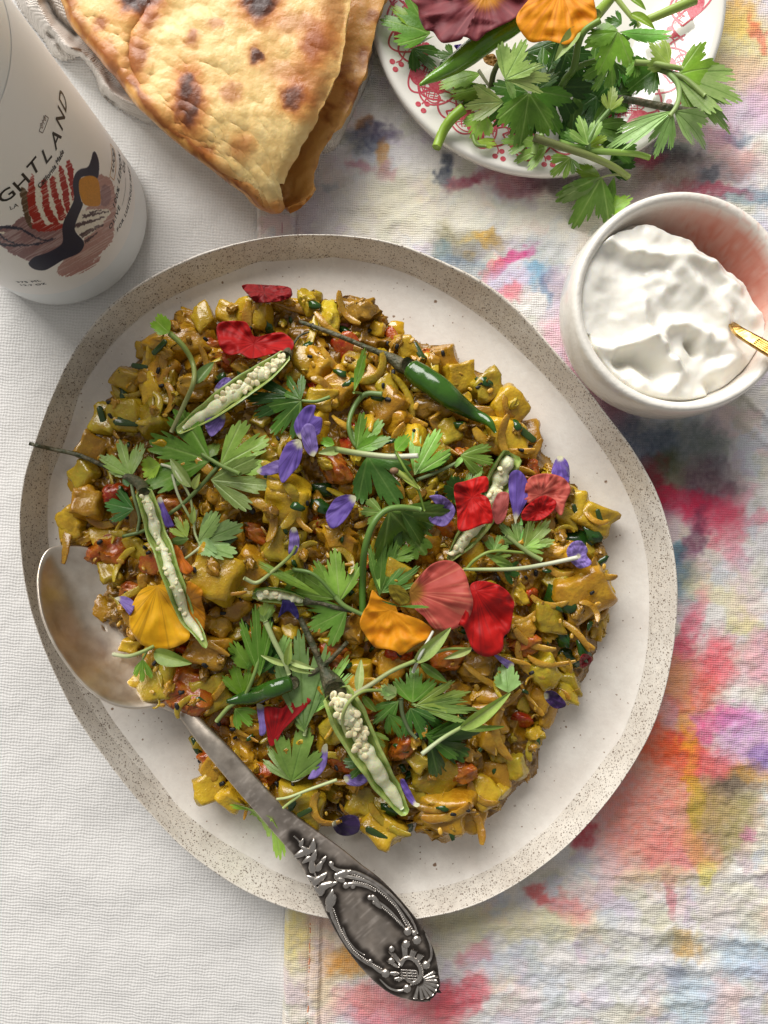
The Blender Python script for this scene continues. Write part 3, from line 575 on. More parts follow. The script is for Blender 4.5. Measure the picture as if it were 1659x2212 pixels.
# ------------------------------------------------------------------ side plate with red transfer print
GZ = .0135; GC = np.array(P(1183, -10, GZ)[:2]); GR = 391 * S * (1 - GZ / D)
GPF = [(0, .0045), (.30, .0042), (.52, .0043), (.58, .0049), (.64, .0062), (.75, .0090), (.86, .0116), (.93, .0130), (.965, .0136), (.985, .0134), (1.0, .0124), (.997, .0112), (.985, .0100), (.93, .0082), (.75, .0045), (.60, .0018), (.56, .0004), (.52, .0004), (.50, .0024), (.002, .0026)]
def gz(x, y):
    r = np.hypot(x - GC[0], y - GC[1]) / GR; return np.where(r <= 1, np.interp(r, [a for a, b in GPF[:11]], [b for a, b in GPF[:11]]), 0)
def build_side_plate():
    root = thing('side_plate', 'small white glazed plate with red leaf print around the rim, piled with herbs', 'plate', (GC[0], GC[1], 0))
    m = pbr('white_glaze', lin(232, 229, 220), rough=.1, spec=.55, bscale=[60], bstr=.12, bdist=.0008, coat=.4)
    n = 200; a = np.arange(n) * 2 * np.pi / n; pr = resample(GPF, 90)
    V = np.stack([GC[0] + GR * pr[:, :1] * np.cos(a), GC[1] + GR * pr[:, :1] * np.sin(a), np.broadcast_to(pr[:, 1:], (90, n))], -1)
    body = obj('plate_body', mesh('plate_body', V.reshape(-1, 3), grid_faces(90, n, False, True), m), root)
    red = pbr('red_transfer_print', lin(190, 66, 82), lin(206, 104, 114), scale=1200, rough=.18)
    def onp(pts): return [(x, y, float(gz(x, y)) + .00012) for x, y in pts]
    def fan(name, poly):
        c = np.mean(poly, 0); q = [c] + list(poly); V = onp(q)
        obj(name, mesh(name, V, [[0, i + 1, (i + 1) % len(poly) + 1] for i in range(len(poly))], red), body)
    def ribbon(name, pts, wd, n_=30):
        p = resample(pts, n_); t = np.gradient(p, axis=0); t /= np.linalg.norm(t, axis=1)[:, None] + 1e-9; nn = np.stack([-t[:, 1], t[:, 0]], 1) * np.broadcast_to(wd, (n_,))[:, None] / 2
        V = onp(np.vstack([p + nn, p - nn])); obj(name, mesh(name, V, [[i, i + 1, i + 1 + n_, i + n_] for i in range(n_ - 1)], red), body)
    def at(r, th): return np.array([GC[0] + GR * r * math.cos(th), GC[1] + GR * r * math.sin(th)])
    k = 0; step = math.radians(24.5)
    for i in range(18):
        th = math.radians(186) + i * step
        if not (math.radians(150) < th % (2 * math.pi) + (0 if th % (2 * math.pi) > .5 else 2 * math.pi) < math.radians(400)): continue
        c = at(.80, th); er = (c - GC) / np.linalg.norm(c - GC); et = np.array([-er[1], er[0]]); fl = 1 if i % 2 else -1
        def lo(u, v): return c + (et * u + er * v * fl) * GR * 1.32
        def drop(L, W, cu, cv, n_=22):
            out = []
            for t in np.linspace(0, 2 * np.pi, n_, endpoint=False):
                s_ = (1 - math.cos(t)) / 2; out.append((cu + L * (s_ - .5), cv + W * math.sin(t) * (s_ ** .6) * .8))
            return out
        base = [(.0 + u * .9, v + .25 * u) for u, v in drop(.17, .13, 0, 0)]
        bp = [lo(u, v) for u, v in base]; ribbon('printed_leaf_outline', bp + bp[:1], .0007, 60)
        core = [lo(u * .62 - .012, v * .42 + .022) for u, v in base]; fan('printed_leaf', core)
        core2 = [lo(u * .62 + .012, v * .36 - .026) for u, v in base]; ribbon('printed_leaf_outline', core2 + core2[:1], .0005, 40)
        for q in np.linspace(-.05, .05, 6): ribbon('printed_hatching', [lo(q - .010, q * .25 - .040), lo(q + .020, q * .25 - .004)], .0004, 6)
        for q in np.linspace(-.05, .05, 5): ribbon('printed_hatching', [lo(q + .018, q * .25 - .040), lo(q - .012, q * .25 - .006)], .0004, 6)
        # vine and berries
        v0 = [at(.80 + .075 * math.sin(j * .9 + i * math.pi) , th - step * .55 + step * 1.1 * j / 7.) for j in range(8)]
        ribbon('printed_vine', v0, .00075, 40)
        for u, v in ((.13, .055), (.15, .085), (.115, .09)):
            b = lo(u, v); fan('printed_berry', [b + .0011 * np.array([math.cos(t), math.sin(t)]) for t in np.linspace(0, 2 * np.pi, 12, endpoint=False)])
        ribbon('printed_twig', [lo(.07, .02), lo(.11, .05), lo(.12, .075)], .0005, 12)
build_side_plate()

# ------------------------------------------------------------------ yogurt bowl
BZ = .040; YC = np.array(P(1477, 650, BZ)[:2]); YR = 243 * S * (1 - BZ / D)
def build_bowl():
    root = thing('yogurt_bowl', 'small hand-thrown white bowl with pink blush inside, full of yogurt', 'bowl', (YC[0], YC[1], 0))
    R = YR
    pf = [(.002, .0075), (.35, .0078), (.60, .0105), (.78, .0180), (.855, .0275), (.875, .034), (.885, .0372), (.905, .0392), (.945, .0400), (.975, .0394), (.992, .0372), (1.002, .034), (1.012, .029), (1.0, .0225), (.95, .0150), (.85, .0080), (.72, .0035), (.60, .0008), (.56, .0004), (.50, .0004), (.48, .0016), (.002, .002)]
    pr = resample(pf, 110); n = 220; a = np.arange(n) * 2 * np.pi / n; A = np.broadcast_to(a, (110, n))
    wob = 1 + .010 * (fbm(np.cos(A) * 2 + 5, np.sin(A) * 2 + 5 + pr[:, 1:] * 20, 111, 2) - .5)
    r = R * pr[:, :1] * wob; X = YC[0] + r * np.cos(A); Y = YC[1] + r * np.sin(A); Z = np.broadcast_to(pr[:, 1:], (110, n)) + .0008 * (pr[:, 1:] > .03) * (fbm(np.cos(A) * 3 + 7, np.sin(A) * 3 + 7, 113, 2) - .5)
    px, py = pix(X, Y, Z)
    col = np.ones(X.shape + (3,)) * np.array([232, 228, 218.])
    inner = (np.arange(110) < 52)[:, None]
    ang = np.angle(np.exp(1j * (A - math.radians(38)))); pk = np.exp(-(ang / .95) ** 2) * inner * sst(.0410, .033, Z) * (.55 + .7 * fbm(px / 14, py / 14, 117, 3))
    sp = sst(.60, .72, fbm(px / 5, py / 5, 119, 2)) * np.exp(-(ang / .8) ** 2) * inner
    f = np.clip(pk + .5 * sp * .6, 0, 1)[..., None]; col = col * (1 - f) + np.array([214, 140, 122.]) * f
    m = pbr('white_stoneware_glaze', attr=True, rough=.2, spec=.5, bscale=[260, 900], bstr=.35, bdist=.0008, coat=.3)
    obj('bowl_body', mesh('bowl_body', np.stack([X, Y, Z], -1).reshape(-1, 3), grid_faces(110, n, False, True), m, linA(col).reshape(-1, 3)), root)
    return root
build_bowl()
def build_yogurt():
    n = 300; g = np.linspace(-1, 1, n) * YR * .90; X, Y = np.meshgrid(YC[0] + g, YC[1] + g, indexing='ij')
    r = np.hypot(X - YC[0], Y - YC[1]) / YR
    px, py = pix(X, Y, .034); zx = (px - 1206.9) / .27248; zy = (py - 384) / .27248    # coordinates of a close-up of the bowl
    wxn = zx + 60 * (fbm(zx / 120, zy / 120, 121, 3) - .5); wyn = zy + 60 * (fbm(zx / 120, zy / 120, 124, 3) - .5)
    lim = dpoly(zx, zy, [(0,0)], False) * 0
    edge = [(380,520),(560,420),(690,385),(850,440),(1000,480),(1130,580),(1260,650),(1400,740),(1500,830),(1560,930),(1620,1050),(1680,1200),(1700,1500),(1500,1800),(1000,2000),(500,1900),(150,1500),(100,1000),(200,700)]
    e = resample(edge, 100, True); ins = inpoly(wxn, wyn, e); de = dpoly(wxn, wyn, e); de = np.where(ins, de, -de)
    H = .0345 + .0035 * np.exp(-(((zx - 330) / 420) ** 2 + ((zy - 900) / 600) ** 2)) - .004 * sst(600, 1500, zx)
    def rid(pl, amp, wd, w2=None):
        nonlocal H
        d = dpoly(wxn * .6 + zx * .4, wyn * .6 + zy * .4, pl, False)
        H = H + amp * np.exp(-(d / wd) ** 2)
    rid([(380,540),(520,620),(660,640),(820,640),(960,620),(1200,680)], .0042, 60); rid([(420,640),(600,720),(780,720)], -.0035, 110)
    rid([(640,1000),(660,1130),(700,1220),(800,1330)], .0028, 50); rid([(430,950),(420,1150),(520,1220)], -.0034, 190); rid([(230,1350),(420,1380),(560,1330),(690,1280)], .0030, 48)
    rid([(500,1450),(620,1430),(780,1530)], -.0085, 75); rid([(700,1290),(800,1360),(860,1460)], .0036, 70); rid([(860,1180),(1000,1170),(1160,1240)], .0044, 60); rid([(850,970),(900,1050)], -.0022, 120)
    rid([(780,780),(880,860),(820,930)], .0022, 70); rid([(960,720),(1060,820),(1180,900),(1280,1020),(1330,1120)], .0040, 75); rid([(1060,1310),(1090,1370)], -.0075, 40); rid([(1180,1310),(1320,1300),(1420,1420),(1280,1520)], .0042, 80)
    rid([(900,1480),(980,1560),(900,1640)], .0036, 60); rid([(650,1640),(800,1700),(1000,1720)], .0020, 60); rid([(1250,700),(1300,780),(1430,860)], .0026, 50); rid([(1350,900),(1480,1000),(1560,1100)], .0022, 60); rid([(1230,1620),(1260,1700)], -.004, 50)
    H = H + .0020 * (fbm(wxn / 150, wyn / 150, 127, 2) - .5) + .0009 * (1 - abs(2 * fbm(wxn / 130, wyn / 130, 131, 2) - 1)) * sst(600, 900, zx + zy * .3) + .00035 * (fbm(zx / 40, zy / 40, 135, 2) - .5)
    for _ in range(3):
        for ax_ in (0, 1): H = sum(np.roll(H, k_, ax_) for k_ in range(-2, 3)) / 5.
    H = np.where(de > 0, H, H - .012 * sst(0, 160, -de) - .003 * sst(0, 25, -de)) 
    H = H - .004 * sst(.84, .90, r) * (zy > 1250)
    H = np.minimum(H, .0425)
    # stay inside the bowl's wall
    lim = np.interp(np.linspace(.008, .0405, 40), [.0075, .0105, .018, .0275, .0372, .0405], [.3, .60, .78, .855, .885, .90])
    ok = r < np.interp(H, np.linspace(.008, .0405, 40), lim) + .03
    F = grid_faces(n, n); F = F[ok.ravel()[F].all(1)]
    V = np.stack([X, Y, H], -1).reshape(-1, 3); used = np.unique(F); mp = -np.ones(len(V), int); mp[used] = np.arange(len(used))
    m = pbr('thick_yogurt', lin(242, 239, 229), rough=.2, sss=.4, rad=(1, .85, .6), srad=.003, spec=.45, bscale=[420], bstr=.2, bdist=.0005)
    o = obj('yogurt', mesh('yogurt', V[used], mp[F], m)); tag(o, 'thick white yogurt swirled inside the small white bowl', 'yogurt')
    # gold spoon handle
    root = thing('gold_teaspoon', 'thin gold spoon handle with ribbed inlay sticking out of the yogurt', 'spoon', P(1588, 700, .03))
    gm = pbr('brushed_gold', lin(214, 176, 104), lin(150, 112, 52), scale=500, rough=.25, metal=1.)
    ax = [(1560, 690, .026), (1582, 702, .0345), (1600, 718, .038), (1640, 742, .0425), (1700, 776, .048), (1790, 828, .056)]
    p = resample([P(*q) for q in ax], 40); t = np.gradient(p, axis=0); t /= np.linalg.norm(t, axis=1)[:, None]
    wd = np.interp(np.linspace(0, 1, 40), [0, .1, .2, .4, 1], [.0006, .0012, .0019, .0022, .0030]); V = []
    for i in range(40):
        s_ = np.cross(t[i], [0, 0, 1]); s_ /= np.linalg.norm(s_); u_ = np.cross(s_, t[i])
        for a_, b_ in ((-1, -.35), (-1, .2), (-.85, .45), (-.7, .3), (.7, .3), (.85, .45), (1, .2), (1, -.35)): V.append(p[i] + s_ * a_ * wd[i] + u_ * b_ * .0014)
    obj('handle', mesh('handle', V, grid_faces(40, 8, False, True)[:, ::-1], gm, smooth=False), root)
    for q in (-.45, -.15, .15, .45):
        pts = []
        for i in range(14, 40):
            s_ = np.cross(t[i], [0, 0, 1]); s_ /= np.linalg.norm(s_); u_ = np.cross(s_, t[i]); pts.append(p[i] + s_ * q * wd[i] + u_ * .0005)
        obj('rib', mesh('rib', *tube(pts, .00022, 6), gm), root)
build_yogurt()

# ------------------------------------------------------------------ silver serving spoon
SPB = [(148,1179),(118,1181),(98,1192),(84,1221),(79,1264),(88,1328),(112,1388),(150,1447),(190,1491),(233,1519),(277,1531),(318,1530),(350,1520),(366,1496),(362,1440),(345,1370),(315,1300),(275,1240),(230,1200),(188,1183)]
def build_spoon():
    root = thing('serving_spoon', 'tarnished silver serving spoon with ornate handle lying across the plate', 'spoon', P(400, 1560, .015))
    sil = pbr('tarnished_silver', lin(238, 228, 212), lin(210, 196, 178), scale=130, rough=.36, rvar=.08, metal=.9, bscale=[900], bstr=.06, bdist=.0003)
    dark = pbr('oxidised_silver', attr=True, base2=(.7, .68, .66), scale=200, rough=.38, rvar=.1, metal=.9, bscale=[700], bstr=.12, bdist=.0003)
    bright = pbr('polished_relief', lin(226, 220, 212), lin(176, 168, 160), scale=400, rough=.3, metal=1.)
    # bowl
    o_ = resample(SPB, 120, True); c = np.array([225., 1358.]); ax = np.array([.665, .747]); nrm = np.array([.747, -.665])
    rim_z = lambda q: .0215 - .0115 * np.clip(((q - c) @ nrm) / 130, -1, 1) - .0010 * ((q - c) @ ax) / 200
    V = []
    for rho in np.concatenate([[.001], np.linspace(.06, .94, 26), [.965, .985, 1.0]]):
        q = c + (o_ - c) * rho; zr = rim_z(c + (o_ - c) * rho); z = zr - .0082 * (1 - rho ** 2.3)
        z = z - .0004 * sst(.97, 1, rho)
        V.append([P(a, b, zz) for (a, b), zz in zip(q, z)])
    V = np.array(V); k = V.shape[0]
    ob = obj('spoon_bowl', mesh('spoon_bowl', V.reshape(-1, 3), grid_faces(k, 120, False, True)[:, ::-1], sil), root)
    md = ob.modifiers.new('thick', 'SOLIDIFY'); md.thickness = .0011; md.offset = -1
    # handle
    ST = [((326,1520),(350,1488),.0170),((352,1530),(376,1504),.0195),((384,1546),(412,1524),.0222),((420,1594),(448,1566),.0242),((461,1647),(491,1608),.0252),((508,1703),(541,1663),.0252),((556,1758),(592,1719),.0247),((602,1811),(650,1768),.0240),((642,1857),(712,1813),.0233),((668,1902),(746,1838),.0228),((690,1942),(780,1866),.0224),((720,2003),(826,1902),.0218),((755,2059),(877,1957),.0212),((798,2110),(915,2008),.0207),((841,2145),(939,2058),.0203),((884,2160),(948,2105),.0200),((912,2164),(950,2130),.0198),((928,2162),(946,2142),.0197)]
    A = resample([P(a[0], a[1], z) for a, b, z in ST], 260); B = resample([P(b[0], b[1], z) for a, b, z in ST], 260)
    vs = np.linspace(0, 1, 45); V = np.zeros((260, 45, 3))
    for j, v in enumerate(vs):
        q = A * (1 - v) + B * v; e = abs(2 * v - 1); q[:, 2] += (.0009 + .0016 * np.linspace(1, 0, 260) ** 1.5) * np.sqrt(np.clip(1 - e ** 2.4, 0, 1)) - .0006 * (e < .86) * np.linspace(0, 1, 260) ** 2; V[:, j] = q
    hd = obj('handle', mesh('handle', V.reshape(-1, 3), grid_faces(260, 45), dark, np.full((260 * 45, 3), .3)), root)
    md = hd.modifiers.new('thick', 'SOLIDIFY'); md.thickness = .0019; md.offset = -1
    FL = V.reshape(-1, 3)
    relief = []
    def on(px, py, up=.0):
        z = .022
        for _ in range(3):
            x, y, _z = P(px, py, z); i = np.argsort((FL[:, 0] - x) ** 2 + (FL[:, 1] - y) ** 2)[:4]; z = FL[i, 2].mean()
        relief.append((px, py)); return np.array(P(px, py, z + up))
    bV, bF = ball(8, 5); bm = mesh('bead', bV, bF, bright)
    lv, lf = ball(10, 6); lv = lv * [1, .42, .35]; lv[:, 1] *= (1 - .55 * lv[:, 0]); leafm = mesh('leaf', lv, lf, bright)
    def bead(x, y, r, name='bead'):
        o = obj(name, bm, hd); o.location = on(x, y, r * .15); o.scale = (r, r, r * .6); o.matrix_parent_inverse = Matrix.Identity(4) if False else hd_inv; return o
    hd_inv = Matrix.Identity(4)
    def leaf(x, y, ang, L, name='relief_leaf'):
        o = obj(name, leafm, hd); o.location = on(x, y, L * .06); o.scale = (L, L, L * .8); o.rotation_euler = (0, 0, math.radians(ang)); o.matrix_parent_inverse = hd_inv
    def scroll(pts, r0, r1, name='relief_scroll', n=26):
        p = resample(QL(8, pts), n); q = np.array([on(a, b, .0) for a, b in p]); obj(name, mesh(name, *tube(q, np.linspace(r0, r1, n), 7, True, .8), bright), hd)
    def beads(pts, n, r):
        for a, b in resample(QL(8, pts), n): bead(a, b, r)
    z8 = lambda x, y: Q(8, x, y)
    # sprig of leaves
    scroll([(200,372),(222,392),(236,420),(262,470),(290,520),(320,600),(345,660)], .0003, .00035)
    for x, y, an, L in ((240,405,70,.0018),(232,462,205,.0030),(258,440,140,.0026),(296,420,80,.0028),(302,470,70,.0026),(265,492,215,.0022),(292,520,95,.0030),(330,520,60,.0026),(350,490,50,.0018),(322,590,45,.0030),(345,575,40,.0026),(290,585,150,.0024),(362,620,25,.0034),(345,640,60,.0028),(395,612,20,.0022),(318,640,130,.0022),(385,680,75,.0036),(380,715,85,.0030),(400,700,60,.0022)): leaf(*z8(x, y), an, L)
    # right hand scrolls with beads
    scroll([(385,508),(395,530),(430,545),(500,552),(560,575),(640,625),(720,700),(790,790),(822,860)], .00075, .0004); scroll([(410,570),(470,575),(540,590),(610,620),(690,690),(750,770),(785,840)], .0008, .00035)
    scroll([(455,620),(500,612),(560,625),(610,650)], .0010, .0003); scroll([(575,680),(620,700),(680,745),(730,800),(768,850)], .0006, .0003)
    for x, y, r in ((388,512,.0011),(416,572,.0012),(462,620,.0013),(497,625,.001),(582,682,.001),(605,705,.0009),(772,852,.0016),(818,895,.0018),(805,860,.001)): bead(*z8(x, y), r, 'relief_knob')
    beads([(450,548),(540,582),(620,632),(700,705),(770,800),(800,850)], 40, .00042); beads([(500,600),(580,622),(650,670),(720,740),(765,820)], 34, .00038); beads([(630,720),(690,770),(740,820)], 16, .00036)
    for x, y, an, L in ((440,560,190,.0026),(430,590,165,.0022),(470,555,30,.002),(610,690,-40,.0022),(625,720,-45,.002)): leaf(*z8(x, y), an, L)
    # left hand scrolls
    scroll([(380,690),(390,760),(410,810),(450,890),(500,960),(560,1010),(600,1030)], .0008, .0003); scroll([(445,830),(470,890),(510,940),(555,970)], .0004, .00025); scroll([(540,990),(590,1020),(630,1050),(670,1062)], .0004, .0008)
    beads([(400,740),(440,850),(500,945),(570,1000),(640,1040)], 40, .00038)
    for x, y, r in ((395,680,.0016),(662,1062,.0017),(585,1002,.0009),(690,1000,.0013),(692,940,.0012),(765,915,.0016),(865,1020,.0016),(770,1138,.0016)): bead(*z8(x, y), r, 'relief_knob')
    scroll([(865,1020),(890,980),(885,920),(860,860)], .0006, .0003); scroll([(770,1138),(730,1150),(680,1135),(630,1090)], .0006, .0003)
    # shell cartouche
    scroll([(735,1020),(760,985),(800,990),(832,1030),(835,1075),(805,1108),(770,1095),(760,1075)], .0009, .0006, 'relief_shell'); beads([(750,1000),(790,978),(830,1010),(848,1060),(830,1105),(790,1120)], 24, .00045)
    for i in range(4): scroll([(740 + i * 26, 1050), (745 + i * 26, 1080)], .00035, .00035, 'relief_shell'); scroll([(735, 1045 + i * 14), (815, 1050 + i * 14)], .0003, .0003, 'relief_shell')
    for x0, y0, x1, y1 in ((735,1010,690,955),(720,1030,680,1000),(760,985,755,915),(790,985,805,945),(820,1000,840,965),(725,1060,690,1065),(740,1085,715,1095)):
        for d in (-7, 0, 7): scroll([(x0 + d, y0 + d * .3), (x1 + d * 1.4, y1 + d * .5)], .0004, .0006, 'relief_shell', 6)
    for i in range(9):
        a = math.radians(-20 + i * 13.5); x0, y0 = 825 + 28 * math.cos(a), 1095 + 28 * math.sin(a)
        e = [(915,1050),(922,1075),(925,1100),(922,1125),(912,1148),(895,1170),(872,1182),(845,1188),(810,1185)][i]; scroll([(x0, y0), e], .0004, .0009, 'shell_rib', 8)
    # dark oxide left in the recesses round the relief, worn pale on the plain parts
    rp = np.array(relief); hp = np.array([pix(*v) for v in FL]); dm = np.full(len(hp), 1e9)
    for i in range(0, len(rp), 400): dm = np.minimum(dm, np.sqrt(((hp[:, None] - rp[None, i:i + 400]) ** 2).sum(-1)).min(1))
    f = (1 - sst(5, 20, dm + 8 * (fbm(hp[:, 0] / 14, hp[:, 1] / 14, 161, 3) - .5)))[:, None]; lo_ = fbm(hp[:, 0] / 40, hp[:, 1] / 40, 165, 3)[:, None]
    u_ = hp @ np.array([.665, .747]); v_ = hp @ np.array([.85, -.52]); scr = sst(.62, .72, fbm(u_ / 1.6, v_ / 60, 171, 2))[:, None]
    col = np.array([196, 184, 172.]) * (.72 + .5 * lo_) + 34 * scr; neck = sst(1780, 1600, hp[:, 1])[:, None]; col = col * (1 - neck) + np.array([226, 214, 198.]) * (.8 + .4 * lo_) * neck
    col = col * (1 - .82 * f) + np.array([54, 48, 44.]) * .82 * f; c4 = np.ones((len(col), 4)); c4[:, :3] = linA(np.clip(col, 0, 255)); hd.data.color_attributes['Col'].data.foreach_set('color', c4.ravel())
build_spoon()
# ------------------------------------------------------------------ vegetable curry
CUR = [(150,1130),(160,1040),(185,985),(215,930),(222,880),(255,850),(260,800),(298,770),(315,735),(350,715),(400,690),(440,672),(500,668),(560,655),(640,645),(720,650),(790,658),(830,690),(870,720),(930,745),(985,770),(1020,800),(1060,815),(1110,860),(1130,920),(1160,950),(1175,985),(1230,1040),(1260,1090),(1290,1115),(1285,1150),(1298,1200),(1303,1290),(1296,1350),(1280,1420),(1265,1470),(1230,1500),(1213,1545),(1180,1570),(1165,1630),(1150,1680),(1110,1720),(1060,1760),(1000,1778),(930,1785),(870,1790),(810,1798),(760,1785),(700,1772),(640,1765),(560,1745),(485,1740),(450,1700),(425,1640),(420,1590),(455,1560),(400,1530),(340,1524),(325,1490),(280,1480),(300,1440),(275,1390),(240,1330),(205,1280),(205,1230),(155,1180)]
CURW = np.array([P(a, b, .008)[:2] for a, b in resample(CUR, 260, True)])
GS = .0005; gx0, gy0 = PC[0] - .135, PC[1] - .145; NXG, NYG = 540, 580
GXX, GYY = np.meshgrid(gx0 + np.arange(NXG) * GS, gy0 + np.arange(NYG) * GS, indexing='ij')
HB = plate_z(GXX, GYY)
_in = inpoly(GXX, GYY, CURW); _d = dpoly(GXX, GYY, CURW); _d = np.where(_in, _d, -_d)
_d2 = _d + .006 * (fbm(GXX * 160, GYY * 160, 141, 3) - .5)
mound = .0050 + .0055 * sst(-.001, .006, _d2) + .0115 * sst(.002, .050, _d2)
spb = np.array([P(340, 1340, .012)[:2]])
mound = mound + .0060 * np.exp(-(np.hypot(GXX - spb[0, 0], GYY - spb[0, 1]) / .020) ** 2) * sst(-.001, .004, _d2)
p2 = P(330, 1470, .012); mound = mound + .0055 * np.exp(-(np.hypot(GXX - p2[0], GYY - p2[1]) / .012) ** 2) * sst(-.001, .004, _d2)
lump = .0062 * (fbm(GXX * 95, GYY * 95, 145, 3) - .5) + .0050 * (1 - abs(2 * fbm(GXX * 150 + 4, GYY * 150, 149, 3) - 1) - .6) + .0010 * (fbm(GXX * 600, GYY * 600, 153, 2) - .5)
SAU = np.where(_d2 > -.0012, np.maximum(mound + lump * sst(-.001, .006, _d2), .0046), .0)
HM = np.maximum(HB, SAU)
def look(A, x, y):
    u = (np.asarray(x) - gx0) / GS; v = (np.asarray(y) - gy0) / GS; u = np.clip(u, 0, NXG - 1.01); v = np.clip(v, 0, NYG - 1.01)
    i = u.astype(int); j = v.astype(int); fu = u - i; fv = v - j
    return (A[i, j] * (1 - fu) + A[i + 1, j] * fu) * (1 - fv) + (A[i, j + 1] * (1 - fu) + A[i + 1, j + 1] * fu) * fv
def hit(A, px, py, off=0.):
    z = .015
    for _ in range(6):
        x, y, _z = P(px, py, z); z = .5 * z + .5 * (float(look(A, x, y)) + off)
    return P(px, py, float(look(A, *P(px, py, z)[:2])) + off)
def stamp(x, y, rx, ry, ang, zt):
    """raise the height map under a piece"""
    r = max(rx, ry); i0 = max(int((x - r - gx0) / GS), 0); i1 = min(int((x + r - gx0) / GS) + 2, NXG); j0 = max(int((y - r - gy0) / GS), 0); j1 = min(int((y + r - gy0) / GS) + 2, NYG)
    if i1 <= i0 or j1 <= j0: return
    dx = GXX[i0:i1, j0:j1] - x; dy = GYY[i0:i1, j0:j1] - y; c, s_ = math.cos(ang), math.sin(ang)
    e = ((dx * c + dy * s_) / rx) ** 2 + ((-dx * s_ + dy * c) / ry) ** 2
    h = np.where(e < 1, zt - .25 * min(rx, ry) * e ** 2, 0); HM[i0:i1, j0:j1] = np.maximum(HM[i0:i1, j0:j1], h)
def foodmat(name, a, b, rough=.2, sss=.2, srad=.002, scale=130, coatf=.5, **k):
    m, nt, bs = newmat(name); ge = N(nt, 'ShaderNodeNewGeometry')
    def wn(sc_, det=4, ro=.6):
        n_ = N(nt, 'ShaderNodeTexNoise'); n_.inputs['Scale'].default_value = sc_; n_.inputs['Detail'].default_value = det; n_.inputs['Roughness'].default_value = ro
        nt.links.new(ge.outputs['Position'], n_.inputs['Vector']); return n_.outputs['Fac']
    c = mixc(nt, mapr(nt, wn(scale), .38, .64), a, b)
    oi = N(nt, 'ShaderNodeObjectInfo'); hs = N(nt, 'ShaderNodeHueSaturation'); nt.links.new(c, hs.inputs['Color'])
    nt.links.new(mapr(nt, oi.outputs['Random'], 0, 1, .62, 1.00), hs.inputs['Value']); c = hs.outputs[0]
    # shared film of sauce, thicker in patches
    c = mixc(nt, mapr(nt, wn(210, 5, .65), .44, .62, 0, coatf * .75), c, lin(182, 136, 26))
    c = mixc(nt, mapr(nt, wn(60, 3), .5, .68, 0, coatf * .45), c, lin(142, 100, 18))
    c = mixc(nt, mapr(nt, wn(900, 2), .6, .72, 0, .45), c, lin(214, 164, 60))
    c = mixc(nt, mapr(nt, wn(480, 3), .54, .68, 0, .35), c, lin(160, 108, 20))
    nt.links.new(c, bs.inputs['Base Color']); nt.links.new(mapr(nt, wn(300), .3, .7, rough - .08, rough + .10), bs.inputs['Roughness'])
    bs.inputs['Subsurface Weight'].default_value = sss; bs.inputs['Subsurface Radius'].default_value = (1, .7, .2); bs.inputs['Subsurface Scale'].default_value = srad
    bs.inputs['Specular IOR Level'].default_value = .45; bs.inputs['Coat Weight'].default_value = .42; bs.inputs['Coat Roughness'].default_value = .13; bs.inputs['Coat IOR'].default_value = 1.45
    cb = N(nt, 'ShaderNodeBump'); cb.inputs['Strength'].default_value = .35; cb.inputs['Distance'].default_value = .0008; nt.links.new(wn(330, 2), cb.inputs['Height']); nt.links.new(cb.outputs[0], bs.inputs['Coat Normal'])
    for sc_, st_, ds in ((240, .5, .0011), (720, .4, .0006), (1500, .25, .0003)): bump(nt, bs, wn(sc_, 3), st_, ds)
    return m
M_sauce = foodmat('turmeric_sauce', lin(150, 108, 20), lin(104, 70, 12), rough=.2, scale=70)
M_squash = foodmat('turmeric_zucchini', lin(224, 188, 44), lin(210, 166, 34), coatf=.38)
M_squash2 = foodmat('ochre_zucchini', lin(208, 160, 38), lin(188, 130, 26), coatf=.45)
M_green = foodmat('zucchini_flesh_green', lin(198, 178, 46), lin(180, 150, 34), coatf=.4)
M_onion = foodmat('soft_onion', lin(204, 162, 54), lin(178, 126, 34), sss=.45, coatf=.4)
M_tom = foodmat('cooked_tomato', lin(190, 70, 22), lin(200, 112, 36), coatf=.5); M_tomr = foodmat('red_tomato_skin', lin(186, 38, 18), lin(184, 64, 24), coatf=.35)
M_mush = foodmat('soft_aubergine', lin(164, 124, 40), lin(134, 94, 26), coatf=.6)
M_skin = pbr('dark_zucchini_skin', lin(34, 52, 18), lin(58, 84, 26), scale=500, rough=.25, coat=.2)
M_herb = pbr('wilted_herb', lin(24, 56, 16), lin(44, 84, 24), scale=400, rough=.2, coat=.4, orand=.2)
M_nig = pbr('nigella', lin(16, 15, 17), rough=.4, bscale=[2500], bstr=.3, bdist=.0003)
M_seed = foodmat('pale_seed', lin(222, 180, 70), lin(200, 150, 50), sss=.4)
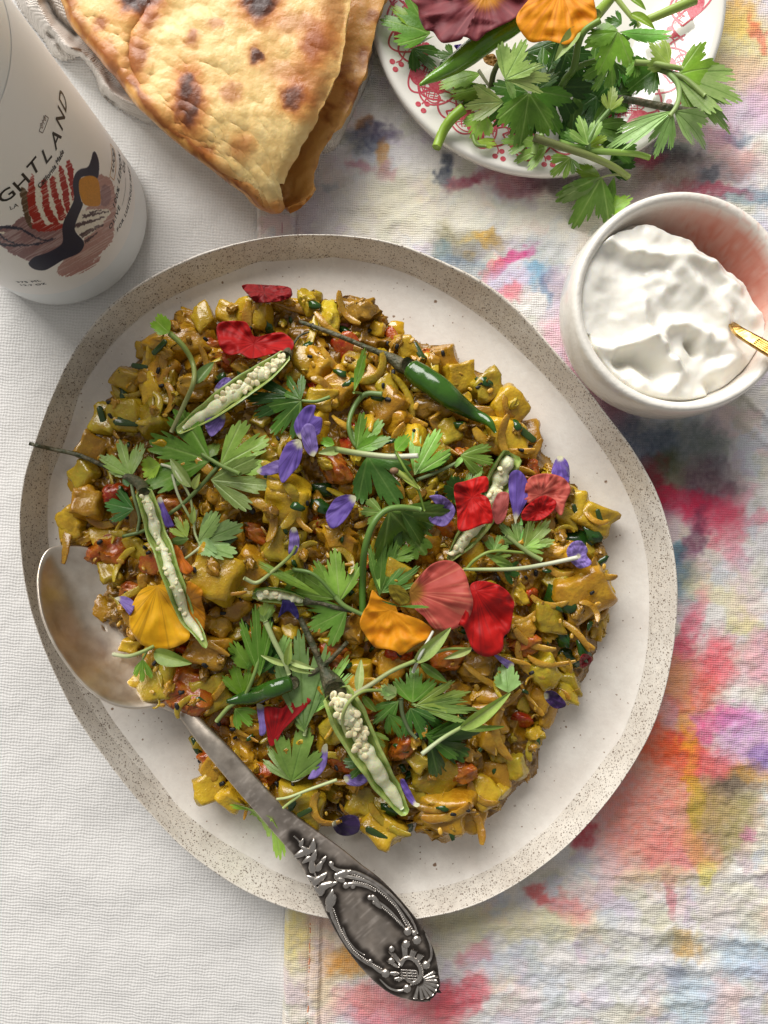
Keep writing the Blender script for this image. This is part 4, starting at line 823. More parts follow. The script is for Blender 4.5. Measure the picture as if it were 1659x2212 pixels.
def rbox(seed, p=5., sub=5, nz=.10, sx=1., sy=1., sz=1., skew=0.):
    """irregular rounded block, unit-ish size"""
    r_ = np.random.RandomState(seed); u = np.linspace(-1, 1, sub); V = []; F = []
    for ax in range(3):
        for s_ in (-1, 1):
            b = len(V)
            for i in u:
                for j in u:
                    q = [0, 0, 0]; q[ax] = s_; q[(ax + 1) % 3] = i; q[(ax + 2) % 3] = j; q = np.array(q, float)
                    V.append(q / (np.sum(np.abs(q) ** p)) ** (1 / p))
            for i in range(sub - 1):
                for j in range(sub - 1):
                    f = [b + i * sub + j, b + (i + 1) * sub + j, b + (i + 1) * sub + j + 1, b + i * sub + j + 1]; F.append(f if s_ > 0 else f[::-1])
    V = np.array(V); Vr = np.round(V, 5); uq, inv = np.unique(Vr, axis=0, return_inverse=True); inv = inv.ravel(); F = [[int(inv[k]) for k in f] for f in F]; V = uq
    V = V + nz * (np.stack([vnoise(V[:, 0] * 1.3 + V[:, 2] + 5 + seed, V[:, 1] * 1.3 + 5, seed + k) for k in range(3)], 1) - .5) * 2
    V = V + nz * .8 * (np.stack([vnoise(V[:, 0] * 3.1 + V[:, 2] * 2.3 + 5 + seed, V[:, 1] * 3.1 + V[:, 2] * 1.7 + 5, seed + k + 5) for k in range(3)], 1) - .5) * 2
    t = 1 + .22 * (r_.rand() - .5) * V[:, :1]; V = V * [sx, sy, sz] * t; V[:, 0] += skew * V[:, 1] + .15 * (r_.rand() - .5) * V[:, 2]
    return V * .5, F
def strip(seed, L=1., W=.2, T=.06, bend=.5):
    r_ = np.random.RandomState(seed); n = 14; V = []
    for i in range(n):
        t = i / (n - 1) - .5; a = bend * t; x = L * math.sin(a * 2) / (2 * bend) if abs(bend) > 1e-3 else L * t; y = L * (1 - math.cos(a * 2)) / (2 * bend) if abs(bend) > 1e-3 else 0
        z = .10 * math.sin(6 * t + seed) * L * .5; ww = W * .72 * (1 - .5 * abs(2 * t) ** 5) * (.9 + .2 * r_.rand()); tw = .8 * t + r_.rand() * .1
        for aa in range(8):
            q = 2 * math.pi * aa / 8; u = ww / 2 * math.cos(q); v = T / 2 * math.sin(q) + (u / ww) ** 2 * W * .3
            V.append((x - math.sin(a * 2) * u * math.cos(tw), y + math.cos(a * 2) * u * math.cos(tw), z + v + u * math.sin(tw)))
    return np.array(V), grid_faces(n, 8, False, True).tolist()
curry = thing('vegetable_curry', 'mound of glossy yellow-brown zucchini and tomato curry filling the stoneware plate', 'curry', (PC[0], PC[1], .005))
T_cube = [rbox(i, 6 + (i % 3) * 3, 8, .14, 1., .75 + .12 * (i % 4), .72 + .1 * (i % 3), .12 * ((i % 5) - 2)) for i in range(8)]
T_slab = [rbox(20 + i, 4, 8, .14, 1., .7 + .1 * i, .34, .2 * (i - 1)) for i in range(4)]
T_lump = [rbox(40 + i, 3.2, 9, .36, 1., .8, .6, .1 * i) for i in range(6)]
T_strip = [strip(60 + i, 1., .17 + .05 * (i % 3), .07, (.25, .7, 1.1, -.6, 1.45)[i % 5]) for i in range(6)]
_mc = {}
def piece(kind, T, mat, x, y, size, az=0., tilt=(0, 0), sink=.25, dz=None, st=True, flat=1.):
    key = (kind, id(T), mat.name)
    if key not in _mc: _mc[key] = mesh(kind, T[0], T[1], mat)
    o = bpy.data.objects.new(kind, _mc[key]); link(o, curry); o.matrix_parent_inverse = Matrix.Translation(-curry.location)
    h = float(look(HM if dz is not None else SAUb, x, y)); th_ = T[0][:, 2].max() * size * flat
    z = h + (dz if dz is not None else th_ * (1 - 2 * sink))
    o.location = (x, y, z); o.rotation_euler = (tilt[0], tilt[1], az); o.scale = (size, size, size * flat)
    if st:
        rx = T[0][:, 0].max() * size; ry = T[0][:, 1].max() * size; stamp(x, y, rx, ry, az, z + th_ * .9)
    return o
SAUb = np.maximum(SAU, HB)
ins_pts = []
def sample(n, mind, inset=.002, seed=3):
    r_ = np.random.RandomState(seed); out = []; k = 0; x0, y0 = CURW.min(0); x1, y1 = CURW.max(0)
    while len(out) < n and k < n * 60:
        k += 1; x = r_.uniform(x0, x1); y = r_.uniform(y0, y1)
        if look(_d, x, y) < inset: continue
        if any((x - a) ** 2 + (y - b) ** 2 < mind ** 2 for a, b in out): continue
        out.append((x, y))
    return out
R = random.Random(5); rt = lambda a=.5: (R.uniform(-a, a), R.uniform(-a, a))
# pieces that can be told apart in the photograph: (zoom, x, y, kind, size in photo units, azimuth)
NAMED = '''3,560,545,q,62,20|3,700,600,q,60,70|3,770,500,o,75,40|3,460,760,g,74,5|3,565,745,g,84,0|3,715,770,g,70,70|3,380,920,o,60,30|3,330,1060,g,60,50|3,340,1200,o,62,80|3,270,1310,q,64,60|3,860,330,b,120,20|3,985,240,q,58,60|3,1115,205,q,60,30|3,1250,205,q,80,10|3,930,600,b,66,20|3,1010,370,t,52,10|3,900,235,b,60,20|3,1520,450,q,60,30|3,1440,1220,q,88,12|3,1230,1150,b,100,30|3,1050,1130,b,90,60|3,800,1230,t,60,20|3,1660,640,q,70,15|3,1420,900,q,60,30|3,1600,480,o,60,40
4,150,455,q,52,30|4,90,510,g,48,60|4,240,500,o,58,20|4,340,590,o,60,50|4,220,660,q,64,10|4,350,230,r,46,20|4,380,165,m,90,20|4,510,200,b,52,40|4,610,310,r,40,60|4,690,370,q,54,70|4,800,430,t,66,20|4,900,440,o,54,70|4,980,540,q,66,80|4,1120,600,g,66,60|4,1230,690,q,84,50|4,1230,860,q,100,15|4,1340,850,o,60,0|4,960,720,o,46,20|4,580,600,g,60,60|4,590,690,o,78,50|4,370,380,r,64,60|4,500,560,o,70,40|4,800,700,m,80,20|4,300,1010,t,60,70|4,60,1210,q,84,12|4,1590,1200,q,60,40|4,1560,1290,g,50,20|4,1180,850,g,60,20|4,120,870,q,52,30
5,270,240,q,70,80|5,360,120,o,60,10|5,490,370,t,100,15|5,480,480,g,62,60|5,380,560,g,70,70|5,430,690,o,60,40|5,590,590,t,52,30|5,1060,500,q,110,30|5,940,560,b,60,60|5,1240,480,o,70,40|5,1420,330,g,70,20|5,1300,440,b,60,20|5,1000,900,o,96,10|5,1060,770,b,66,30|5,600,930,t,72,10|5,700,940,o,50,60|5,750,1090,g,84,80|5,880,1120,t,120,20|5,1030,1120,g,88,75|5,650,1060,q,50,20|5,960,1240,m,60,10|5,1230,1290,b,70,0|5,1090,980,m,70,10|5,580,880,q,40,10
6,60,1000,m,60,0|6,150,1100,t,56,30|6,220,960,m,80,50|6,290,640,r,44,40|6,480,720,g,70,20|6,560,870,b,70,50|6,180,550,b,80,40|6,250,280,b,66,20|6,110,1160,t,70,0|6,1420,430,q,84,25|6,1330,370,q,64,10|6,1380,800,o,120,60|6,1200,930,g,80,10|6,1100,1060,t,70,0|6,1190,1190,g,74,60|6,1320,1250,g,60,70|6,1300,1310,g,56,20|6,1180,1330,o,50,40|6,1080,980,o,56,10|6,1470,770,q,66,70|6,1240,600,b,70,20|6,1320,640,m,56,0|6,860,1180,m,80,0|6,900,1300,b,80,20|6,420,1180,o,66,20|6,700,1130,t,60,0
7,190,650,o,56,40|7,170,760,q,66,70|7,280,790,q,62,40|7,180,600,t,48,30|7,460,690,t,56,70|7,560,790,b,90,0|7,640,830,g,100,8|7,640,910,q,60,20|7,930,810,g,66,10|7,1020,940,q,84,30|7,1310,680,g,88,35|7,1210,610,g,60,40|7,1330,830,o,110,5|7,1340,900,b,120,10|7,1470,900,o,60,20|7,1590,670,o,70,10|7,1520,770,q,70,45|7,1430,680,t,60,0|7,820,620,t,62,70|7,780,460,g,56,60|7,960,370,t,60,20|7,1150,870,m,50,0|7,1400,300,m,70,10|7,1560,520,o,60,30|7,740,690,m,56,0|7,330,560,b,70,60|7,360,460,b,70,20|7,920,180,q,50,0|7,1050,130,o,56,30|7,1560,430,o,70,60'''
KIND = {'q': ('zucchini_chunk', T_cube, M_squash), 'o': ('zucchini_chunk', T_cube, M_squash2), 'g': ('zucchini_chunk', T_cube, M_green), 'b': ('vegetable_piece', T_lump, M_squash2), 't': ('tomato_piece', T_lump, M_tom), 'r': ('tomato_piece', T_slab, M_tomr), 'm': ('aubergine_piece', T_lump, M_mush)}
named_xy = []
for ln in NAMED.replace('\n', '|').split('|'):
    zn, x, y, k, s_, az = ln.split(','); px, py = Q(int(zn), float(x), float(y)); x, y, z = hit(SAUb, px, py); named_xy.append((x, y))
    nm, T, mt = KIND[k]; i = R.randrange(len(T)); piece(nm, T[i], mt, x, y, float(s_) * S * R.uniform(.82, .98), -math.radians(float(az)), rt(.4), R.uniform(.2, .36))
# filler pieces between them
for j, (x, y) in enumerate(sample(360, .0058, .0015, 9)):
    if any((x - a) ** 2 + (y - b) ** 2 < .0044 ** 2 for a, b in named_xy): continue
    k = R.choices('qogbtrm', (7, 6, 7, 7, 2.2, 1., 3))[0]; nm, T, mt = KIND[k]; T = R.choice((T, T_lump, T_slab)); piece(nm, R.choice(T), mt, x, y, R.uniform(.0055, .0105), R.uniform(0, 6.3), rt(.8), R.uniform(.25, .46))
# onion strips: hand placed long ones and random
for zn, x, y, L, az, ti in ((4, 90, 165, 130, 14, 0), (4, 330, 330, 150, 40, 0), (4, 1000, 900, 190, 18, 1), (4, 1180, 940, 150, 20, 1), (4, 680, 740, 110, 48, 1), (4, 530, 480, 60, 85, 0), (4, 140, 1080, 70, 70, 2), (5, 430, 230, 90, 8, 2), (6, 1200, 860, 90, 10, 1), (6, 1130, 920, 80, -35, 1), (6, 1440, 930, 90, 5, 4), (6, 1350, 1010, 100, 70, 2), (6, 1090, 1160, 110, 55, 1), (6, 1120, 1290, 130, 80, 1), (7, 1330, 820, 130, 3, 0), (7, 800, 920, 110, -8, 0), (7, 1500, 790, 90, 35, 2), (6, 900, 1230, 120, 30, 0), (7, 1590, 480, 130, 80, 1), (3, 560, 640, 50, -60, 0), (6, 1440, 700, 80, 40, 2), (5, 1500, 200, 80, 60, 1)):
    px, py = Q(zn, x, y); X_, Y_, z = hit(SAUb, px, py); piece('onion_strip', T_strip[ti], M_onion, X_, Y_, L * S * .95, -math.radians(az), rt(.15), 0, dz=.0006, st=True)
for x, y in sample(130, .0085, .003, 21): piece('onion_strip', R.choice(T_strip), R.choice((M_onion, M_onion, M_green)), x, y, R.uniform(.010, .021), R.uniform(0, 6.3), rt(.3), 0, dz=.0002, st=True)
for x, y in sample(200, .0068, .002, 61): piece('onion_bit', R.choice(T_lump + T_strip), R.choice((M_onion, M_squash2, M_mush, M_green)), x, y, R.uniform(.0028, .0062), R.uniform(0, 6.3), rt(1.0), 0, dz=.0, st=True)
# dark green skin and wilted herb scraps
def scrap(seed):
    r_ = np.random.RandomState(seed); n = 12; V = [(0, 0, .06)]
    for i in range(n): a = 2 * math.pi * i / n; q = .3 + .25 * r_.rand(); V.append((q * math.cos(a) * 1.5, q * math.sin(a) * .8, .10 * math.sin(2 * a + seed) + .05 * r_.rand()))
    V = np.array(V); V2 = V - [0, 0, .05]; F = [[0, i + 1, (i + 1) % n + 1] for i in range(n)] + [[13, 13 + (i + 1) % n + 1, 13 + i + 1] for i in range(n)] + [[i + 1, i + 14, (i + 1) % n + 14, (i + 1) % n + 1] for i in range(n)]
    return np.vstack([V, V2]), F
T_scr = [scrap(i) for i in range(5)]; T_bar = [rbox(80 + i, 6, 4, .05, 1., .30, .10) for i in range(2)]
for zn, x, y, L, az, k in ((3, 570, 775, 66, 2, 's'), (3, 420, 750, 46, 75, 's'), (3, 625, 475, 36, 10, 's'), (3, 540, 630, 34, 80, 'h'), (3, 735, 370, 40, -45, 's'), (4, 760, 395, 44, 60, 's'), (4, 190, 135, 26, 30, 'h'), (4, 360, 280, 28, 30, 'h'), (4, 330, 510, 24, 30, 'h'), (4, 220, 1145, 50, 10, 'h'), (4, 1340, 840, 50, 40, 's'), (4, 980, 790, 22, 0, 'h'), (6, 1350, 540, 66, 10, 'h'), (6, 1440, 510, 40, 40, 'h'), (6, 1280, 840, 62, 40, 'h'), (6, 1290, 1020, 50, 60, 'h'), (6, 1330, 1120, 60, 20, 'h'), (6, 1400, 1100, 40, 70, 'h'), (6, 1360, 400, 30, 70, 's'), (6, 1480, 430, 34, 70, 's'), (5, 335, 500, 40, 100, 's'), (5, 1130, 300, 54, -40, 's'), (7, 1060, 870, 34, 20, 'h'), (7, 1330, 870, 20, 10, 'h'), (7, 1180, 690, 36, -30, 'h'), (7, 640, 890, 34, -30, 's'), (7, 1000, 1000, 50, 30, 's'), (7, 1160, 950, 30, 80, 'h'), (7, 100, 560, 34, 70, 'h'), (5, 1590, 130, 40, 20, 'h')):
    px, py = Q(zn, x, y); X_, Y_, z = hit(HM, px, py); T = R.choice(T_scr) if k == 'h' else R.choice(T_bar)
    piece('herb_scrap' if k == 'h' else 'zucchini_skin', T, M_herb if k == 'h' else M_skin, X_, Y_, L * S, -math.radians(az), rt(.25), 0, dz=.0002, st=False)
for x, y in sample(70, .008, .002, 33): piece('herb_scrap', R.choice(T_scr), M_herb, x, y, R.uniform(.002, .0055), R.uniform(0, 6.3), rt(.5), 0, dz=.0002, st=False)
T_nig = [rbox(90 + i, 3, 4, .12, 1., .58, .45) for i in range(3)]
for zn, x, y in ((3,725,500),(3,740,580),(3,465,745),(3,1235,1262),(4,490,280),(4,590,350),(4,640,370),(4,565,580),(4,595,655),(4,1085,570),(4,1082,585),(4,620,510),(4,890,405),(4,840,410),(5,405,325),(5,655,355),(5,550,600),(5,705,980),(5,980,995),(5,845,1140),(5,825,1215),(5,1240,155),(5,1055,1305),(6,55,660),(6,265,705),(6,1160,712),(7,20,290),(7,205,440),(7,290,515),(7,225,745),(7,500,750),(7,798,668),(7,1455,880),(7,110,625),(7,810,865),(7,140,155)):
    px, py = Q(zn, x, y); X_, Y_, z = hit(HM, px, py); piece('nigella_seed', R.choice(T_nig), M_nig, X_, Y_, R.uniform(.0019, .0026), R.uniform(0, 6.3), rt(.5), 0, dz=.0004, st=False)
for x, y in sample(60, .008, .003, 44): piece('nigella_seed', R.choice(T_nig), M_nig, x, y, R.uniform(.0017, .0023), R.uniform(0, 6.3), rt(.5), 0, dz=.0003, st=False)
T_sd = [rbox(95 + i, 2.3, 4, .06, 1., .62, .3) for i in range(2)]
for x, y in sample(150, .006, .003, 55): piece('pale_seed', R.choice(T_sd), M_seed, x, y, R.uniform(.0015, .0030), R.uniform(0, 6.3), rt(.6), 0, dz=.0003, st=False)
# sauce body
sel = SAU[::1, ::1] > .0045
F = grid_faces(NXG, NYG); F = F[sel.ravel()[F].all(1)]; V = np.stack([GXX, GYY, SAU], -1).reshape(-1, 3); used = np.unique(F); mp = -np.ones(len(V), int); mp[used] = np.arange(len(used))
obj('sauce', mesh('sauce', V[used], mp[F], M_sauce), curry)
# thin yellow oil at the edge
oil = pbr('turmeric_oil', lin(206, 160, 20), rough=.06, coat=.5, sss=.2)
for c0, rx, ry in ((Q(4, 630, 270), 22, 20), (Q(4, 60, 120), 60, 10), (Q(3, 260, 1100), 16, 26), (Q(7, 150, 800), 14, 20)):
    pts = []
    for a in np.linspace(0, 2 * np.pi, 28, endpoint=False):
        q = 1 + .3 * (vnoise(3 * math.cos(a) + 9 + c0[0], 3 * math.sin(a) + 9, 3) - .5) * 2; pts.append(P(c0[0] + rx * q * math.cos(a), c0[1] + ry * q * math.sin(a), .0054))
    pts = np.array(pts); cc = pts.mean(0) + [0, 0, .0007]; mid = (pts + cc) / 2; mid[:, 2] = .0060; n = len(pts); V = np.vstack([pts, mid, cc[None]]); V[:n, 2] = plate_z(V[:n, 0], V[:n, 1]) - .0002
    F = [[i, (i + 1) % n, n + (i + 1) % n, n + i] for i in range(n)] + [[n + i, n + (i + 1) % n, 2 * n] for i in range(n)]; obj('oil_pool', mesh('oil_pool', V, F, oil), curry)
def blur(A, k=3, it=2):
    A = A.copy()
    for _ in range(it):
        for ax in (0, 1):
            s_ = 0
            for d in range(-k, k + 1): s_ = s_ + np.roll(A, d, ax)
            A = s_ / (2 * k + 1)
    return A
def dil(A, k):
    B = A.copy()
    for d in range(-k, k + 1): B = np.maximum(B, np.roll(A, d, 0))
    C = B.copy()
    for d in range(-k, k + 1): C = np.maximum(C, np.roll(B, d, 1))
    return C
HT = blur(dil(HM, 3), 4, 2)      # smooth cover of the curry's bumps, what garnishes lie on
HT = np.maximum(HT, HM)
# ------------------------------------------------------------------ herb leaves, petals, chillies
def leafmat(name, rough=.36, tr=.22, sheen=0):
    return pbr(name, attr=True, base2=(.78, .86, .7), scale=420, rough=rough, spec=.4, bscale=[900, 350], bstr=.3, bdist=.0004, transl=tr)
M_leaf = leafmat('coriander_leaf'); M_stem = pbr('herb_stem', attr=True, rough=.4, transl=.12, bscale=[900], bstr=.15, bdist=.0003)
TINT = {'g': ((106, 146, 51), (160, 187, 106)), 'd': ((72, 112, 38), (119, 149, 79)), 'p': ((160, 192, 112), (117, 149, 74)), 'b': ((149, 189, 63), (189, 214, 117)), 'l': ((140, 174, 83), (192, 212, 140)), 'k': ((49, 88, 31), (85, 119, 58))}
def support(x, y):
    """top of whatever lies under the point: curry, dinner plate, side plate or cloth"""
    a = look(HT, x, y); inb = (x > gx0) & (x < gx0 + GS * (NXG - 1)) & (y > gy0) & (y < gy0 + GS * (NYG - 1))
    return np.maximum(np.where(inb, a, .0015), gz(x, y))
def herb_leaf(base, tip, parent, wr=1.0, zb=.001, zt=.001, tint='g', lobes=3, cup=.25, curl=.15, wave=.10, seed=0, twist=0., deep=.66, absz=None, name='leaf'):
    """toothed, lobed leaflet between two photo points; zb/zt = clearance above the support (or absolute heights with absz)"""
    r_ = np.random.RandomState(seed * 7 + 13)
    def w(p, c):
        z = .02
        if absz is not None: return np.array(P(p[0], p[1], c))
        for _ in range(5):
            x, y, _z = P(p[0], p[1], z); z = .5 * z + .5 * (float(support(np.array(x), np.array(y))) + c)
        return np.array(P(p[0], p[1], z))
    A, B = w(base, zb), w(tip, zt); ax = B - A; L = np.linalg.norm(ax); ax /= L
    side = np.cross([0, 0, 1], ax); side /= np.linalg.norm(side); up = np.cross(ax, side)
    cup = cup * r_.uniform(-.8, 1.6); curl = curl * r_.uniform(.2, 2.2); wave = wave * r_.uniform(.9, 2.0)
    nt_, nr = 151, 9; th = np.linspace(-1, 1, nt_); TH = th * math.radians(68) * min(wr, 1.45)
    R_ = (1 - .34 * th ** 2) * np.where(np.abs(th) > .9, 1 - (np.abs(th) - .9) / .1 * .62, 1)
    lob = [(-2. / 3, 0), (0, 1.), (2. / 3, 0)] if lobes == 3 else ([(-.8, 0), (-.4, 0), (0, 0), (.4, 0), (.8, 0)] if lobes == 5 else [(0, 0)])
    cuts = {3: (-.33, .33), 5: (-.6, -.2, .2, .6), 1: ()}[lobes]
    for c in cuts:
        c = c + .05 * r_.randn(); R_ *= 1 - deep * (.8 + .35 * r_.rand()) * np.exp(-(np.abs(th - c) / (.042 if lobes == 3 else .035)) ** 1.2)
    near = np.min([np.abs(th - c) for c, _ in lob], 0) if lobes > 1 else np.abs(th) * .33
    R_ *= 1 - .26 * np.clip(near / (.34 if lobes == 3 else .22), 0, 1) ** 2
    nsub = 6 if lobes > 1 else 5
    for i in range(nsub):
        c = -1 + 2 * (i + .5 + .2 * r_.randn() * .5) / nsub; R_ *= 1 - (.10 + .16 * r_.rand()) * np.exp(-(np.abs(th - c) / .026) ** 1.3)
    nto = 17 if lobes > 1 else 12; ph = (th * .5 + .5) * nto; R_ *= 1 - .115 * (1 - np.abs(np.sin(np.pi * ph))) ** 1.2
    R_ *= (1 + .10 * (vnoise(th * 3 + 9, th * 0 + seed, 3) - .5) * 2)
    rho = np.linspace(0, 1, nr) ** .85; RR = rho[:, None] * R_[None]; TT = np.broadcast_to(TH, RR.shape)
    x = RR * np.cos(TT); y = RR * np.sin(TT) * (1 if wr <= 1.45 else wr / 1.45) * (min(1., wr / .9) if wr < .9 else 1)
    z = -curl * x ** 2 + cup * y ** 2 + wave * RR ** 2 * np.sin(TT * 3.1 + r_.rand() * 6)  + twist * x * y
    th_ = np.broadcast_to(th, RR.shape); vein = np.zeros(RR.shape)
    vc = [c for c, _ in lob] if lobes > 1 else [0]
    for c in vc: vein = np.maximum(vein, np.exp(-((th_ - c) * RR * 1.5 / .020) ** 2))
    for c in vc:
        for k in range(1, 5):
            for s_ in (-1, 1):
                a = .13 * k; vein = np.maximum(vein, .38 * np.exp(-(((th_ - c) * RR * 1.3 - s_ * np.clip(RR - .15 - a * 1.1, 0, 1) * .42) / .013) ** 2) * (RR > .15 + a * 1.1))
    z = z - .008 * vein + .012 * fbm(x * 9 + 5, y * 9 + 5 + seed, 7, 2)
    W_ = A + L * (x[..., None] * ax + y[..., None] * side + z[..., None] * up)
    if absz is None: W_[..., 2] = np.maximum(W_[..., 2], support(W_[..., 0], W_[..., 1]) + .0004)
    else: W_[..., 2] = np.maximum(W_[..., 2], support(W_[..., 0], W_[..., 1]) + .0003)
    c1, c2 = (np.array(q, float) for q in TINT[tint]); f = fbm(x * 2.5 + seed, y * 2.5 + 3, 9, 2)[..., None]
    col = c1 * (.80 + .40 * f) * np.clip(1 + .11 * r_.randn(), .75, 1.3) * np.array([1 + .06 * r_.randn(), 1, 1 + .08 * r_.randn()]); col = col * (1 - .75 * vein[..., None]) + c2 * .75 * vein[..., None]
    V = W_.reshape(-1, 3); F = grid_faces(nr, nt_)
    return obj(name, mesh(name, V, F, M_leaf, linA(np.clip(col, 0, 255)).reshape(-1, 3)), parent)
def wpt(p, c, absz=None):
    if absz is not None: return np.array(P(p[0], p[1], c))
    z = .02
    for _ in range(5):
        x, y, _z = P(p[0], p[1], z); z = .5 * z + .5 * (float(support(np.array(x), np.array(y))) + c)
    return np.array(P(p[0], p[1], z))
def herb_stem(pts, parent, r=.0006, r1=None, c0=(126, 152, 76), c1=None, clear=.0016, absz=None, name='stem', arch=0.):
    """pts: photo points (with optional third value: clearance or height)"""
    q = [wpt(p[:2], (p[2] if len(p) > 2 else clear), absz) for p in pts]; n = max(12, 7 * len(pts)); q = resample(np.array(q), n)
    q[:, 2] += arch * np.sin(np.linspace(0, np.pi, n))
    if absz is None:
        q[:, 2] = np.maximum(q[:, 2], support(q[:, 0], q[:, 1]) + r)
    V, F = tube(q, np.linspace(r, r1 or r * .8, n), 8); c1 = c1 or c0
    t = np.concatenate([np.repeat(np.linspace(0, 1, n), 8), [0, 1]])[:, None]; col = np.array(c0) * (1 - t) + np.array(c1) * t
    return obj(name, mesh(name, V, F, M_stem, linA(col)), parent)
def cotyledon(base, tip, parent, w_=.2, tint=(150, 170, 90), clear=.002, curl=.2, name='leaf', fold=.5):
    A, B = wpt(base, clear), wpt(tip, clear + .001); ax = B - A; L = np.linalg.norm(ax); ax /= L; side = np.cross([0, 0, 1], ax); side /= np.linalg.norm(side); up = np.cross(ax, side)
    u = np.linspace(0, 1, 22); v = np.linspace(-1, 1, 9); U, Vv = np.meshgrid(u, v, indexing='ij'); wd = w_ * np.sin(np.pi * np.clip(U, 0, 1) ** .8) ** .8 * (1 - .25 * U) + .012
    z = curl * U * (1 - U) + fold * wd * np.abs(Vv) ** 1.5 - .02 * np.exp(-(Vv / .15) ** 2)
    W_ = A + L * (U[..., None] * ax + (Vv * wd)[..., None] * side + z[..., None] * up); W_[..., 2] = np.maximum(W_[..., 2], support(W_[..., 0], W_[..., 1]) + .0004)
    col = np.array(tint, float) * (.9 + .2 * fbm(U * 6, Vv * 3 + 2, 5, 2))[..., None]; k = np.exp(-(Vv / .12) ** 2)[..., None] * .35; col = col * (1 - k) + np.array([205, 212, 165.]) * k
    return obj(name, mesh(name, W_.reshape(-1, 3), grid_faces(22, 9), M_leaf, linA(np.clip(col, 0, 255)).reshape(-1, 3)), parent)
def root_at(name, label, cat, p, group=None):
    return thing(name, label, cat, tuple(wpt(p, 0.)), group)

# ---- petals
M_petal = pbr('flower_petal', attr=True, rough=.55, spec=.3, bscale=[500], bstr=.25, bdist=.0004, transl=.3, sheen=.15)
def petal(poly, base, c1, c2, label=None, parent=None, name='flower_petal', cat='petal', lift=.0012, wrinkle=.0009, nf=9, seed=0, vein=.5, cbase=None, rise=.0, group=None, absz=None, veinc=None, edge_up=.0, rbase=.25):
    """petal with the traced outline; folds run out from its base point"""
    p = resample(poly, 110, True); b = np.array(base, float); nr = 15; rho = np.linspace(0, 1, nr)
    Qp = b + rho[:, None, None] * (p - b)[None]; ang = np.arctan2((p - b)[:, 1], (p - b)[:, 0]); ln = np.hypot(*(p - b).T); A_ = np.broadcast_to(ang, (nr, 110)); RR = rho[:, None] * ln[None] / ln.max()
    fold = .42 * np.sin(A_ * nf * .6 + seed + 3.5 * vnoise(A_ * 2 + 9, RR * 1.5 + seed, 5)) + 1.5 * (fbm(A_ * nf * .55 + 20, RR * 1.1 + seed, 33, 3) - .5)
    fold2 = fbm(A_ * 4 + 30, RR * 3 + seed, 15, 3) - .5
    cs_ = .26 * ln.max() + 4; crum = 1 - 2 * np.abs(fbm(Qp[..., 0] / cs_ + seed, Qp[..., 1] / cs_, 39, 2) - .5) * 2
    cl = lift + wrinkle * (.5 * fold * RR ** .8 + 1.3 * fold2 * RR + 1.2 * crum * sst(.1, .4, RR)) + rise * RR + edge_up * np.clip(RR - .6, 0, 1) ** 2
    z = np.full(Qp.shape[:2], .02)
    for _ in range(6):
        k = S * (1 - z / D); X = (Qp[..., 0] - 829.5) * k; Y = (1106 - Qp[..., 1]) * k
        h = (support(X, Y) if absz is None else np.full(X.shape, absz)); hs = .45 * h + .55 * h.mean(); hs = np.maximum(hs, h); z = .4 * z + .6 * (hs + cl)
    k = S * (1 - z / D); X = (Qp[..., 0] - 829.5) * k; Y = (1106 - Qp[..., 1]) * k; z = np.maximum(z, support(X, Y) + .0003)
    c1 = np.array(c1, float); c2 = np.array(c2, float); t = fbm(A_ * 12 + 40, RR * 1.5 + seed, 19, 3)[..., None]; col = c1 * (1 - t) + c2 * t
    st = (sst(.56, .7, fbm(A_ * 26 + 50, RR * .7 + seed, 23, 2)) * vein)[..., None]; vcol = np.array(veinc if veinc else c2 * .72); col = col * (1 - st) + vcol * st
    if cbase is not None: f = (1 - sst(rbase * .4, rbase, RR + .08 * (fbm(A_ * 20 + 9, RR * 3, 29, 2) - .5)))[..., None]; col = col * (1 - f) + np.array(cbase, float) * f
    V = np.stack([X, Y, z], -1).reshape(-1, 3)
    o = obj(name, mesh(name, V, grid_faces(nr, 110, False, True)[:, ::-1], M_petal, linA(np.clip(col, 0, 255)).reshape(-1, 3)), parent)
    md = o.modifiers.new('thick', 'SOLIDIFY'); md.thickness = .00012; md.offset = 1
    if label: tag(o, label, cat, group)
    return o
RED = ((206, 18, 14), (178, 10, 10)); CORAL = ((208, 96, 82), (190, 80, 70)); YEL = ((255, 206, 30), (246, 182, 16)); VIO = ((134, 106, 190), (100, 76, 166)); LIL = ((164, 142, 206), (132, 108, 188))
petal(QL(3, [(1180,45),(1195,28),(1300,30),(1430,42),(1452,75),(1440,100),(1370,122),(1260,125),(1225,95)]), Q(3, 1300, 75), (168, 14, 16), (120, 8, 12), 'dark red petal rolled up on the plate rim side facing the flatbread tip', lift=.0035, wrinkle=.0016, nf=4, seed=1)
petal(QL(3, [(1040,270),(1060,235),(1110,226),(1195,230),(1222,265),(1250,312),(1330,296),(1400,290),(1450,325),(1462,360),(1440,390),(1350,405),(1230,432),(1170,405),(1110,412),(1060,370)]), Q(3, 1245, 350), *RED, 'bright red two-lobed petal beside the seedy end of a halved chilli', lift=.004, wrinkle=.0011, nf=8, seed=2, edge_up=.004)
petal(QL(6, [(750,275),(800,250),(910,224),(920,292),(880,310),(925,340),(945,450),(900,465),(780,500),(765,400)]), Q(6, 840, 330), (222, 22, 10), (190, 12, 8), 'squarish bright red petal lying over a halved chilli', lift=.0115, wrinkle=.0012, nf=5, seed=3)
petal(QL(6, [(1088,425),(1100,390),(1145,348),(1205,321),(1262,350),(1252,392),(1190,442),(1105,447)]), Q(6, 1170, 400), (208, 14, 12), (176, 8, 8), 'small bright red petal lying on the fan of coral petals', lift=.0065, wrinkle=.0008, seed=4)
